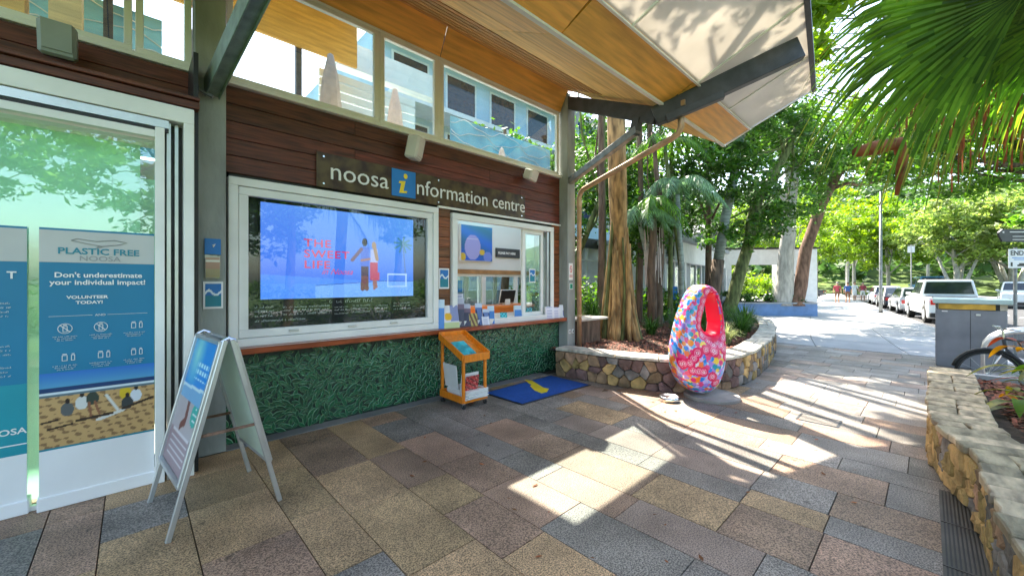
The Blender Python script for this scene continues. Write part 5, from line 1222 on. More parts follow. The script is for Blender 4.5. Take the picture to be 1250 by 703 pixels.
street_tree('pale green multi stemmed street tree behind the white off-road car', 50,-4.6, 8.5, 5.2, 'leaf_pale', 76, stems=5, n=11000, r0=.26)
street_tree('mid green street tree at the far right behind the signs', 40,-8.5, 9.5, 5.5, 'leaf_mid', 77, n=9000)
street_tree('mid green street tree far along the road', 66,0, 11, 6.5, 'leaf_mid', 78, n=9000, size=.45)
street_tree('darker street tree at the distant road end', 72,7, 12, 7, 'leaf_far', 79, n=8000, size=.5)
street_tree('olive green street tree beyond the dark parked cars', 62,-7, 11, 6.5, 'leaf_pale', 80, n=9000, size=.45)
# large overhanging tree at right
tree('large dark green tree reaching over the road from the right', [(20.5,-6.5,-.1),(20.6,-5.4,3),(20.9,-3.8,5),(21.5,-2,6.3)], [.4,.34,.25,.12], 'bark_brown',
     [((20.4,.3,6.0),(1.8,1.5,.7)),((21.6,-1.2,5.5),(2.0,1.5,.8)),((22.6,-3.0,5.8),(2,1.6,.8)),((20.4,-1.4,7.4),(2.2,2,1)),((19.5,-3.2,7.2),(2.2,2,1)),((22.8,-4.6,4.9),(1.6,1.3,.8)),((21,1.2,7.6),(1.8,1.5,.9))], 17000, .2, 'leaf_mid', 91)
tree('bright mid green tree crown high above the street behind the palm', [(28,-7.5,-.1),(28,-5,5),(28.5,-2,8.5)], [.4,.3,.15], 'bark_brown',
     [((27,1,8.5),(2.6,2,1.2)),((28.5,-2,9),(2.6,2,1.3)),((29,-4.5,8),(2.4,2,1.6)),((27,3,10.5),(2.6,2,1.2)),((29,-6.5,6.5),(2.2,1.8,1.5)),((26,-1,11.5),(2.6,2,1.2)),((25,5,12),(2.6,2,1.2))], 15000, .27, 'leaf_yellow', 92)
# distant wooded hill
def hillz(x, y):
    d_ = max(0, (x*math.cos(R(8))+y*math.sin(R(8))-75)/110); return -.2+30*(1-math.exp(-d_*d_*2.2))*(1+.15*math.sin(y*.03)+.08*math.sin(x*.07+y*.05))
gx = np.arange(70, 330, 8); gy = np.arange(-220, 260, 8); VV = [(x_, y_, hillz(x_, y_)) for x_ in gx for y_ in gy]; ny_ = len(gy)
F_ = np.array([(i*ny_+j, (i+1)*ny_+j, (i+1)*ny_+j+1, i*ny_+j+1) for i in range(len(gx)-1) for j in range(ny_-1)])
hl = npobj('hill', VV, 4, 'hill_forest', kind='structure', F=F_)
rng = np.random.RandomState(9); P = []
for _ in range(900):
    x_ = rng.uniform(76, 190); y_ = rng.uniform(-90, 130); r_ = rng.uniform(2.5,5); c_ = np.array((x_, y_, hillz(x_, y_)+r_*.8)); D_ = rng.normal(size=(70,3)); D_ /= np.linalg.norm(D_, axis=1)[:,None]; D_[:,2] = np.abs(D_[:,2]); P.append(c_+D_*r_*rng.uniform(.75,1.05,(70,1)))
tag(npobj('forest', leaf_quads(np.concatenate(P), 1.5, rng, .8, .7), 4, 'leaf_far', None, kind='stuff'), 'wooded hillside closing the view at the end of the street', 'forest', kind='stuff')
# garden behind the camera (mirrored in the glass)
for i, (x_, y_, h_) in enumerate(((-3.5,-7,7.5),(0.5,-9,8.5),(4.5,-8,7),(-7.5,-5,7),(9.5,-8.5,7.5),(3,-13,9),(-4,-13,9))):
    if i in (0,3): continue
    tree(['','round garden tree across the walkway opposite the sandwich board','garden tree across the walkway opposite the big display window','','garden tree beyond the far end of the slate capped wall','tallest garden tree in the rear row behind the walkway','rear garden tree opposite the pull up banners'][i], [(x_,y_,-.1),(x_+.2,y_,h_*.5),(x_,y_+.3,h_)], [.2,.15,.06], 'bark_brown', [((x_+rnd.uniform(-1.8,1.8), y_+rnd.uniform(-1.2,1.2), h_*rnd.uniform(.45,1.0)), (1.5,1.3,1.1)) for _ in range(7)], 5000, .26, 'leaf_mid', 100+i)
tag(crown('hedge_leaves', [((x_, -5.6, .9), (1.4,.7,.9)) for x_ in range(-9, 12, 2)], 12000, .14, 'leaf_mid', None, seed=121), 'leafy undergrowth on the far side of the walkway', 'undergrowth', kind='stuff')

# ------------------------------------------------------------ the fan palm overhead
fp_ = thing('fan_palm', 'big fan palm with drooping fronds hanging into the top right corner', 'palm', (4.3,-2.0,.3))
b = MB(); b.tube([(4.3,-2.0,.2),(4.35,-1.95,2.0),(4.45,-1.9,4.2)], [.17,.14,.15], 14); obj('trunk', b, 'bark_brown', fp_, smooth=True)
HUBC = Vector((4.45,-1.9,4.2))
def fan(parent, root, hub, axis, R_, spread=150, n=44, seed=0, mt='frond', droop=.45, normal=None, w0=.018, tipy=.5):
    """costapalmate fan: pleated leaflets joined near the hub, drooping split tips"""
    rs = random.Random(seed); root, hub, axis = Vector(root), Vector(hub), Vector(axis).normalized()
    mid = (root+hub)/2+Vector((0,0,.18)); b = MB(); b.tube([root, mid, hub], [.02,.016,.011], 6); f = obj('frond', b, mt, parent, smooth=True)
    nv = Vector(normal) if normal else Vector((0,0,1)); nv = (nv-axis*nv.dot(axis)).normalized(); side = axis.cross(nv)
    V = []; VY_ = []
    for k in range(n):
        a = R(-spread/2+spread*k/(n-1)); d = axis*math.cos(a)+side*math.sin(a); L_ = R_*(.72+.28*math.cos(a*.9))*rs.uniform(.92,1.06)
        pp = side*math.cos(a)-axis*math.sin(a); dr = droop*rs.uniform(.7,1.5); seg_ = 9; prev = None; pleat = nv*(.006 if k % 2 else -.006)
        for j in range(seg_+1):
            t_ = j/seg_; g_ = max(0, t_-.45)/.55; p = hub+d*L_*(t_-.10*g_*g_)+Vector((0,0,-1))*(dr*L_*(.10*t_*t_+.55*g_**2.1))+pleat*(1-t_)+pp*(.03*math.sin(k*2.3)*g_)
            wd = w0*(min(1, t_*3.2+.1))*(1-max(0, t_-.45)/.56)*1.05+.0018
            m_ = p-nv*wd*.35; q = (p-pp*wd, m_, p+pp*wd)
            if prev: 
                tgt = V
                if j >= seg_-1 and rs.random() < tipy: tgt = VY_
                tgt += [prev[0], prev[1], q[1], q[0], prev[1], prev[2], q[2], q[1]]
            prev = q
    npobj('leaflets', [tuple(v) for v in V], 4, mt, f)
    if VY_: tag(npobj('leaflet_tips', [tuple(v) for v in VY_], 4, 'frond_yellow', f), kind='stuff')
    return f
fan(fp_, HUBC, (4.0,-.42,3.47), (-.16,.95,-.30), 1.30, 124, 46, 1, 'frond', .5, normal=(.75,.25,.6), w0=.019)
fan(fp_, HUBC, (4.35,-.55,3.75), (.12,.95,-.2), 1.35, 134, 42, 2, 'frond', .62, normal=(.5,.25,.85), w0=.018)
fan(fp_, HUBC, (4.9,-.75,3.85), (.5,.85,-.22), 1.25, 130, 54, 3, 'frond', .6, normal=(-.2,.4,.9))
fan(fp_, HUBC, (4.75,-.75,3.6), (.28,.8,-.45), 1.05, 130, 50, 4, 'frond', .7, normal=(.6,.5,.6))
fan(fp_, HUBC, (5.2,-1.1,3.9), (.85,.5,-.3), 1.25, 130, 50, 5, 'frond', .6)
fan(fp_, HUBC, (3.9,-.75,4.3), (-.4,.8,.1), 1.2, 130, 50, 6, 'frond', .5)
fan(fp_, HUBC, (3.6,-1.6,4.3), (-.9,.2,.1), 1.1, 130, 44, 8, 'frond', .6)
fan(fp_, HUBC, (5.4,-1.7,4.4), (1,0,.0), 1.2, 130, 44, 9, 'frond', .6)
fan(fp_, HUBC, (4.5,-2.9,4.2), (0,-1,0), 1.2, 130, 44, 10, 'frond', .6)
b = MB(); rs = random.Random(5)
for k in range(26): p = (5.9+rs.uniform(-.5,.5), -.05+rs.uniform(-.3,.3), 3.55+rs.uniform(-.1,.1)); b.tube(wob((5.6,-.5,3.8), p, 3, .1, rs)+[(p[0],p[1],p[2]-rs.uniform(.1,.35))], .008, 4)
obj('fruit_stalks', b, 'dead_frond', fp_, kind='stuff')
b = MB(); b.tube([(6.55,.62,3.28),(6.75,.45,3.34),(6.95,.25,3.4),(7.0,.22,3.2),(6.96,.27,2.75)], [.06,.09,.08,.06,.02], 8); t = obj('dead_sheath', b, 'dead_frond', fp_, smooth=True)
# second palm further back fills the top of the view
f2 = thing('fan_palm', 'second fan palm behind the first with darker fronds and brown dead skirts', 'palm', (8.2,-1.7,.3))
b = MB(); b.tube([(8.2,-1.7,.2),(8.25,-1.7,2.6),(8.2,-1.6,5.2)], [.18,.15,.16], 12); obj('trunk', b, 'bark_brown', f2, smooth=True)
for k, (hx, hy, hz, ax, sd__) in enumerate(((7.6,-.3,5.1,(-.3,.9,-.3),20),(8.2,-.2,4.7,(.1,.9,-.5),21),(8.8,-.5,4.9,(.5,.8,-.4),22),(7.2,-.9,4.9,(-.8,.6,-.4),23),(9,-1.2,5.2,(.9,.4,-.1),25),(7.9,-.1,5.6,(-.1,1,.1),27))):
    fan(f2, (8.2,-1.6,5.15), (hx,hy,hz), ax, 1.25, 140, 40, sd__, 'frond', .6, normal=(-.5,.3,.8))
V = []
rng = np.random.RandomState(13)
for k in range(260):
    a = rng.uniform(0,6.283); r_ = rng.uniform(.1,.7); x_, y_ = 8.15+r_*math.cos(a), -1.1+r_*math.sin(a)*1.5; z1 = rng.uniform(3.6,4.9); z0 = z1-rng.uniform(.3,.8); w_ = .016
    V += [(x_,y_,z1),(x_+w_,y_+w_,z1),(x_+w_+.08,y_+w_,z0),(x_+.08,y_,z0)]
npobj('dead_skirt', V, 4, 'dead_frond', f2, kind='stuff')
# fern like bright leaves at the canopy corner
tree('bright green broad leaved tree top at the canopy corner', [(9.6,-4.4,-.1),(9.7,-2.5,4.2),(9.1,.6,5.9)], [.09,.07,.04], 'bark_brown', [((8.7,1.45,6.3),(.6,.5,.5)),((9.2,1.6,6.0),(.5,.4,.4))], 700, .3, 'leaf_yellow', 131, aspect=.35, droop=1.2)
# tropical plants in the right bed
def broadleaf(parent, base, tip, w_, mt, mid=.5, lift=.1):
    base, tip = Vector(base), Vector(tip); d = tip-base; s_ = d.cross(Vector((0,0,1))).normalized(); V = []; F = []; n = 7
    for i in range(n+1):
        t_ = i/n; p = base+d*t_+Vector((0,0,lift*math.sin(math.pi*t_)-.05*t_*t_)); ww = w_*math.sin(math.pi*(t_**.8))**.7*.5+.002
        V += [p-s_*ww+Vector((0,0,.15*ww)), p-Vector((0,0,.1*ww)), p+s_*ww+Vector((0,0,.15*ww))]
    for i in range(n):
        for j in (0,1): a = i*3+j; F.append((a,a+1,a+4,a+3))
    b = MB(); b.add(V, F); return obj('leaf', b, mt, parent, smooth=True, recalc=False)
t = thing('croton_plant', 'tropical shrub with green, orange and bronze leaves behind the slate capped wall', 'plant', (6.2,-.95,.33))
rs = random.Random(8); stems = []
for k in range(8):
    a = rs.uniform(0,6.283); e = (6.2+.45*math.cos(a), -.98+.38*math.sin(a), .6+rs.uniform(0,.5)); b = MB(); b.tube(wob((6.2,-.98,.3), e, 3, .03, rs), [.012,.01,.008,.006], 6); obj('stem', b, 'bark_brown', t)
    for j in range(7):
        a2 = rs.uniform(0,6.283); L_ = rs.uniform(.25,.52); zz = e[2]-rs.uniform(0,.3); broadleaf(t, (e[0],e[1],zz), (e[0]+L_*math.cos(a2), e[1]+L_*math.sin(a2), zz+rs.uniform(-.12,.14)), rs.uniform(.05,.09), rs.choice(['leaf_croton','leaf_croton','frond','leaf_bronze','leaf_orange']), lift=.05)
t = thing('strelitzia_plant', 'plant with long upright green blades at the right edge by the stone wall', 'plant', (5.1,-.95,.33))
for k in range(16):
    a = rs.uniform(0,6.283); L_ = rs.uniform(.3,.6); broadleaf(t, (5.1,-.95,.32), (5.1+L_*math.cos(a), -.95+L_*math.sin(a), .5+rs.uniform(0,.4)), .07, rs.choice(['leaf_croton','frond','frond_yellow']), lift=.12)
for i, (x_, y_) in enumerate(((3.6,-1.1),(4.2,-1.5),(6.8,-1.3),(7.6,-.9))): strap_clump(['strappy clump in the near right bed','strappy clump below the fan palm trunk','strappy clump in the far part of the right bed','small strappy clump near the bicycle'][i], x_, y_, .33, .3, .35, 70, 'liriope', 140+i, 'strappy plants in the right bed')
# ------------------------------------------------------------ buildings behind
def frame_to(org, az): return Matrix.Translation(org) @ Matrix.Rotation(az, 4, 'Z')
class BL:
    """build boxes in a rotated local frame of one thing"""
    def __init__(s, t): s.t = t; s.M = WM[t.name]
    def __call__(s, name, mt, *boxes, par=None, bevel=0, label=None):
        b = MB(); b.T = s.M
        for q in boxes: b.box(*q)
        b.T = None; return obj(name, b, mt, par or s.t, bevel=bevel, label=label)
t = thing('shopfront', 'low white shopfront with glass bays and deep white fascia behind the egg sculpture', 'building', (15.2,7.1,0), R(8.2)); S = BL(t)
S('wall','facade_white',(0,9,4.5,4.7,0,3.4),(-.2,0,0,4.7,0,3.4)); S('fascia','facade_white',(-.3,9.2,-.5,-.38,2.45,3.25)); S('roof','facade_grey',(-.4,9.4,-.7,4.9,3.26,3.42)); S('soffit','facade_white',(-.3,9.2,-.38,4.5,2.6,2.66)); S('floor','concrete',(-.3,9.2,-.4,4.5,-.02,.12))
xs = [0,1.1,2.2,2.9,3.5,4.6,5.7,6.8,7.9,9.0]
for i, (a, c) in enumerate(zip(xs, xs[1:])):
    if i in (3,): S('wall_pier','facade_grey',(a,c,0,.2,.12,2.6)); continue
    f = S('window','facade_white',(a,a+.07,0,.1,.12,2.6),(c-.07,c,0,.1,.12,2.6),(a+.07,c-.07,0,.1,2.5,2.6),(a+.07,c-.07,0,.1,.12,.3)); S('pane','glass_win',(a+.07,c-.07,.04,.05,.3,2.5),par=f)
for a in (.3,4.0,8.6): S('column','facade_white',(a,a+.22,-.6,-.5,0,2.45))
S('shelving','wood_trim',(.5,8.5,4.0,4.4,.12,1.6)); S('counter','room_white',(4.6,7.2,2.2,2.8,.12,1.0))
b = MB(); b.T = S.M; n = 14
for i in range(n):
    a0, a1 = math.pi*i/n, math.pi*(i+1)/n; b.add([(3.2+1.7*math.cos(a0),-1.0,3.3+.9*math.sin(a0)),(3.2+1.7*math.cos(a1),-1.0,3.3+.9*math.sin(a1)),(3.2+1.7*math.cos(a1),2.0,3.3+.9*math.sin(a1)),(3.2+1.7*math.cos(a0),2.0,3.3+.9*math.sin(a0))],[(0,1,2,3)])
b.T = None; obj('curved_awning', b, 'facade_grey', t, smooth=True)
t = thing('veranda_shop', 'shop with blue veranda roof and bright display windows seen left of the fig trunk', 'building', (8,12.5,0), 0); S = BL(t)
S('wall','facade_white',(0,12,5,5.2,0,4),(-.2,0,0,5,0,4)); S('floor','concrete',(-.2,12,-2.6,5,-.05,.35)); S('veranda_roof','verandah',(-.3,12.3,-2.6,0,3.4,3.52)); S('fascia','steel_grey',(-.3,12.3,-2.7,-2.6,3.1,3.5)); S('parapet','facade_blue',(-.3,12.3,-.1,0,3.52,4.6)); S('rail','facade_white',(-.3,12.3,-2.68,-2.62,2.55,2.62))
for i in range(8):
    a = i*1.5; c = a+1.46
    if i == 5: S('door_panel','text_blue',(a,c,0,.1,.35,2.9)); S('sign_panel','cloth_red',(a+.2,c-.2,-.05,0,2.6,2.9)); continue
    f = S('window','facade_white',(a,a+.08,0,.1,.35,2.9),(c-.08,c,0,.1,.35,2.9),(a+.08,c-.08,0,.1,2.8,2.9),(a+.08,c-.08,0,.1,.35,.6)); S('pane','glass_win',(a+.08,c-.08,.04,.05,.6,2.8),par=f)
for i in range(5): S('post','facade_white',(i*2.9,i*2.9+.1,-2.6,-2.5,.35,3.4))
S('display','room_white',(.5,11,1.6,2.2,.35,1.3))
t = thing('apartment_block', 'tall pale blue apartment block with dark slatted screens above the shops', 'building', (9,19,0), 0); S = BL(t)
S('wall','facade_blue',(0,30,0,12,0,15))  # pale blue wall colour imitates sky reflected in the facade
for l in range(4):
    z0 = 1.2+l*3.4
    S('balcony','facade_white',(-.2,30.2,-1.6,0,z0+2.55,z0+2.8))
    for i in range(9):
        a = .6+i*3.3; f = S('window','facade_white',(a,a+.1,-.08,0,z0,z0+2.2),(a+2.1,a+2.2,-.08,0,z0,z0+2.2),(a+.1,a+2.1,-.08,0,z0+2.1,z0+2.2),(a+.1,a+2.1,-.08,0,z0,z0+.1)); S('pane','car_glass',(a+.1,a+2.1,-.04,-.03,z0+.1,z0+2.1),par=f)
b = MB(); b.T = S.M
for k in range(13): b.box(14.2+k*.13,14.24+k*.13,-1.9,-1.7,4,13)
b.T = None; o = obj('slat_screen', b, 'louver_blue', t, kind='stuff'); S('screen_frame','louver_blue',(14.1,16,-1.95,-1.65,8.4,8.6),(14.1,16,-1.95,-1.65,3.9,4.1),(14.1,16,-1.95,-1.65,12.9,13.1))
pa = math.atan2(4.2-8.0, 27.2-24.0); Lp = math.hypot(3.2, 3.8)
t = thing('portal_wall', 'white rendered portal wall with dark top edge and small lettering behind the raised planter', 'wall', (24,8,0), pa); S = BL(t)
S('wall','facade_white',(0,.5,0,.3,-.02,3.5),(3.1,Lp,0,.3,-.02,3.5),(.5,3.1,0,.3,2.65,3.5)); S('coping','black',(-.1,Lp+.1,-.08,.4,3.51,3.6)); S('return_wall','facade_white',(0,.3,.3,4,-.02,3.3),(Lp-.3,Lp,.3,4,-.02,3.3))
b = MB(); b.T = S.M
for k in range(13): b.box(3.55+k*.075,3.605+k*.075,-.012,-.002,2.05,2.05+.06+.012*(k % 3))
b.T = None; obj('lettering', b, 'steel_grey', t, kind='stuff')
t = thing('blue_sign_board', 'folded blue board with white edge standing among the palm trunks before the shopfront', 'sign', (15.0,6.75,0), R(-40)); S = BL(t)
b = MB(); b.T = S.M; b.prism([(-.3,0,.1),(.3,0,.1),(.16,0,1.5),(-.16,0,1.5)], (0,.06,0)); b.T = None; obj('board', b, 'text_blue', t)
b = MB(); b.T = S.M; b.bar((-.31,-.01,.1),(-.17,-.01,1.5),.03,.03); b.bar((.31,-.01,.1),(.17,-.01,1.5),.03,.03); b.T = None; obj('edge', b, 'white_paint', t)
tree('added shade casting tree with high crown in front of the shopfront', [(17.0,6.2,BP),(17.1,6.2,4),(17.3,6.4,8)], [.14,.11,.06], 'bark_brown', [((15.4,6.5,9.7),(1.7,1.4,.9)),((14.6,7.7,10.1),(1.7,1.5,.9)),((16.2,8.8,10.3),(1.7,1.5,.9)),((18.5,6.8,8.3),(2.0,1.6,1.0)),((16.0,7.4,8.8),(2.0,1.5,1.0)),((20.2,6.6,8.8),(1.8,1.5,1)),((17.6,8.4,5.8),(1.5,1.0,1.0)),((19.5,5.0,9.3),(1.6,1.4,.9)),((15.6,5.6,9.6),(1.6,1.4,.9))], 14000, .2, 'leaf_mid', 161)  # tree added so that its high crowns shade the paving and footpath
tree('tall mid green tree rising behind the shopfront roof', [(17.5,13.5,0),(17.5,13.5,6),(17.5,13.5,10)], [.2,.16,.08], 'bark_brown', [((17.5+rnd.uniform(-2,2),13.5+rnd.uniform(-1,1),rnd.uniform(5,10.5)),(1.6,1.2,1.2)) for _ in range(8)], 9000, .22, 'leaf_mid', 162)
tree('dense dark tree above the end of the shop roof', [(25.5,11,0),(25.5,11,5),(25.5,11,8.5)], [.2,.16,.08], 'bark_brown', [((25.5+rnd.uniform(-2,2),11+rnd.uniform(-1.5,1),rnd.uniform(4,9)),(1.7,1.3,1.2)) for _ in range(8)], 9000, .24, 'leaf_dark', 163)
tree('bright green shrub tree seen through the portal opening', [(28.5,9.3,0),(28.5,9.3,1.5),(28.5,9.3,3)], [.1,.08,.05], 'bark_brown', [((28.5,9.3,1.6),(1.8,1.5,1.2)),((30,8.2,1.4),(1.5,1.2,1.1)),((28,9.5,3),(1.5,1.2,1))], 5000, .22, 'leaf_yellow', 164)

# ------------------------------------------------------------ street furniture
t = thing('lamp_post', 'tall thin grey lamp post standing on the kerb before the white ute', 'lamp post', (29.45,1.77,0))
b = MB(); b.tube([(29.45,1.77,0),(29.45,1.77,.5),(29.45,1.77,6.6)], [.085,.075,.055], 12); obj('pole', b, 'galv_steel', t, smooth=True); b = MB(); b.tube([(29.45,1.77,6.5),(29.5,1.4,6.75),(29.6,.6,6.8)], .035, 8); obj('arm', b, 'galv_steel', t); b = MB(); b.obox((29.62,.4,6.79),(.18,.6,.09)); obj('lamp_head', b, 'steel_grey', t, bevel=.02); b = MB(); b.box(29.3,29.6,1.62,1.92,0,.03); obj('base_plate', b, 'steel_grey', t)
for i, (x_, y_, h_, r_, lb) in enumerate(((54,5.3,9,.14,'power pole with a crossarm beyond the walkers'),(44,.9,4.6,.05,'thin parking sign pole behind the parked cars'),(60,6.6,5,.05,'thin white pole at the far left end of the pavement'))):
    t = thing('street_pole', lb, 'pole', (x_,y_,-.1)); b = MB(); b.tube([(x_,y_,-.15),(x_,y_,h_)], [r_,r_*.7], 10); obj('shaft', b, 'bark_pale', t)
    b = MB(); (b.box(x_-.06,x_+.06,y_-1.1,y_+1.1,h_-.6,h_-.48) if i == 0 else b.box(x_-.03,x_+.0,y_-.2,y_+.2,h_-.6,h_-.1)); obj('crossarm' if i == 0 else 'sign_plate', b, 'bark_pale' if i == 0 else 'white_paint', t)
rz = AZ-R(90); sa_, ca_ = math.sin(AZ), math.cos(AZ)
t = thing('parking_sign', 'white parking sign reading END on a grey post at the right edge', 'sign', (14.45,-1.36,0), rz); S = BL(t)
b = MB(); b.T = S.M; b.tube([(.05,.03,-.1),(.05,.03,2.45)], .03, 10); b.T = None; obj('post', b, 'galv_steel', t)
S('plate','white_paint',(-.14,.36,0,.008,1.98,2.41)); Mt = WM[t.name]
def tx(s_, x, z, sz, mt, par, y=-.003, **k):
    p = Mt @ Vector((x,y,z)); return text(s_, p, sz, mt, par, rot=(R(90),0,rz), ext=.001, **k)
tx('END', -.10, 2.27, .15, 'steel_grey', t, bold=.003)
S('small_print','text_blue',(-.06,.28,-.003,0,2.205,2.22)); S('small_print','text_blue',(-.02,.24,-.003,0,2.165,2.18)); S('car_pictogram','black',(.06,.3,-.003,0,2.02,2.06),(.1,.26,-.003,0,2.061,2.09)); S('person_pictogram','black',(-.09,-.05,-.003,0,2.02,2.11))
t = thing('finger_sign', 'dark grey finger sign pointing left above the END parking sign', 'sign', (11.35,-1.2,0), rz); S = BL(t); Mt = WM[t.name]
b = MB(); b.T = S.M; b.prism([(-.48,0,2.47),(-.42,0,2.37),(.7,0,2.35),(.7,0,2.6),(-.42,0,2.59),(-.49,0,2.53)], (0,.03,0)); b.tube([(.66,.05,-.05),(.66,.05,2.75)], .04, 10); b.T = None; obj('blade', b, 'steel_grey', t)
S('small_print','text_white',(-.3,.02,-.003,0,2.53,2.545),(.08,.14,-.003,0,2.53,2.545)); S('small_print','text_white',(-.25,-.02,-.003,0,2.455,2.465)); S('small_print','text_white',(-.25,.3,-.003,0,2.40,2.41))
b = MB(); b.T = S.M; b.add([(-.44,-.003,2.535),(-.40,-.003,2.555),(-.40,-.003,2.515)], [(0,1,2)]); b.T = None; obj('arrow', b, 'text_white', t)
t = thing('bin_enclosure', 'large blue grey bin enclosure with pale top and brass slot by the kerb', 'bin', (11.58,-.11,0), R(-90)); S = BL(t)
S('body','bin_grey',(0,.90,0,.85,-.0,1.13),bevel=.012); S('plinth','black',(.03,.87,.03,.82,-.02,.0)); S('slot','brass',(.04,.76,-.012,.4,1.132,1.24),bevel=.004); S('slot_end','black',(.762,.80,-.005,.4,1.132,1.235)); S('top_block','cap_stone',(.81,.90,.0,.85,1.132,1.24),(.0,.808,.42,.85,1.132,1.24))
S('top','bin_top',(-.04,.96,-.06,.9,1.242,1.34),bevel=.012); S('label','white_print',(.08,.16,-.008,-.001,1.08,1.1)); S('latch','alu',(.52,.58,-.02,-.002,1.02,1.06),bevel=.004); S('seam','black',(.45,.456,-.004,-.001,.02,1.12))
for k in range(3):
    ox, oy = 9.7+k*.34, -.60-.02*k
    t = thing('bike_rack', ['nearest silver bike rack hoop behind the bicycle','middle silver bike rack hoop','farthest silver bike rack hoop near the bin enclosure'][k], 'bike rack', (ox,oy,0), R(-90), 'silver bike rack hoops')
    P = [(0,0,0),(0,0,.55)]+[(.42-.42*math.cos(a),0,.55+.36*math.sin(a)) for a in np.linspace(0,math.pi,11)][1:-1]+[(.84,0,.55),(.84,0,0)]
    b = MB(); b.T = WM[t.name]; b.tube(P, .024, 10); b.T = None; obj('hoop', b, 'alu', t, smooth=True)
    b = MB(); b.T = WM[t.name]; b.lathe([(0,0),(.06,0),(.06,.01),(0,.01)], (0,0,0), 12); b.lathe([(0,0),(.06,0),(.06,.01),(0,.01)], (.84,0,0), 12); b.T = None; obj('foot_plate', b, 'alu', t, kind='stuff')
t = thing('low_railing', 'low black railing with pale top rail right of the bin enclosure', 'railing', (13.5,-1.7,0), rz); S = BL(t)
S('top_rail','white_paint',(.0,2.2,0,.1,.68,.74)); S('bottom_rail','black',(0,2.2,.03,.07,.12,.16))
for k in range(16): S('baluster','black',(.02+k*.14,.05+k*.14,.03,.07,.16,.68))
# bicycle
bk = thing('bicycle', 'dark bicycle with black mudguards parked between the stone wall and the bin enclosure', 'bicycle', (8.85,-.6,0), R(-78)); T = WM[bk.name]
def BK(name, fn, mt, par=None, **k):
    b = MB(); b.T = T; fn(b); b.T = None; return obj(name, b, mt, par or bk, **k)
for wx in (0, 1.05):
    cir = lambda r, n=28: [(wx+r*math.cos(a),0,.34+r*math.sin(a)) for a in np.linspace(0,2*math.pi,n+1)]
    wl = BK('wheel', lambda b: b.tube([(wx,-.04,.34),(wx,.04,.34)], .02, 10), 'chrome'); BK('tyre', lambda b: b.tube(cir(.325), .018, 8, cap=False), 'rubber', wl, smooth=True); BK('rim', lambda b: b.tube(cir(.30), .01, 6, cap=False), 'steel_grey', wl, smooth=True)
    for k in range(14): BK('spoke', lambda b: b.bar((wx,0,.34),(wx+.3*math.cos(k*.449),0,.34+.3*math.sin(k*.449)),.003,.003), 'alu', wl)
    BK('mudguard', lambda b: b.tube([(wx+.36*math.cos(a),0,.34+.36*math.sin(a)) for a in np.linspace(.2,2.9,12)], .024, 6), 'black', smooth=True)
hd, st, bb_, sp_ = (.14,0,.86), (.16,0,.72), (.52,0,.30), (.72,0,.78)
BK('frame', lambda b: (b.tube([st,bb_],.018,8), b.tube([hd,sp_],.014,8), b.tube([bb_,sp_],.015,8), b.tube([bb_,(1.05,0,.34)],.01,6), b.tube([sp_,(1.05,0,.34)],.009,6), b.tube([st,hd],.02,8)), 'steel_grey', smooth=True)
BK('fork', lambda b: b.tube([st,(.06,0,.5),(0,.03,.34)],.011,6), 'chrome'); BK('handlebar', lambda b: b.tube([(.2,-.3,1.0),(.1,-.2,1.02),(.14,0,.98),(.1,.2,1.02),(.2,.3,1.0)],.012,8), 'chrome', smooth=True); BK('stem', lambda b: b.tube([hd,(.13,0,.98)],.013,8), 'chrome')
BK('saddle', lambda b: b.obox((.77,0,.90),(.27,.14,.06),(0,-.05,0)), 'black', bevel=.02); BK('seat_post', lambda b: b.tube([sp_,(.75,0,.88)],.012,8), 'chrome')
BK('chainring', lambda b: b.tube([(.52,-.05,.30),(.52,-.04,.30)],.09,16), 'steel_grey'); BK('crank', lambda b: (b.bar((.52,-.06,.3),(.6,-.06,.16),.02,.01), b.bar((.52,.06,.3),(.44,.06,.44),.02,.01)), 'chrome')
for q in ((.6,-.1,.15),(.44,.1,.45)): BK('pedal', lambda b: b.obox(q,(.09,.08,.02)), 'black')

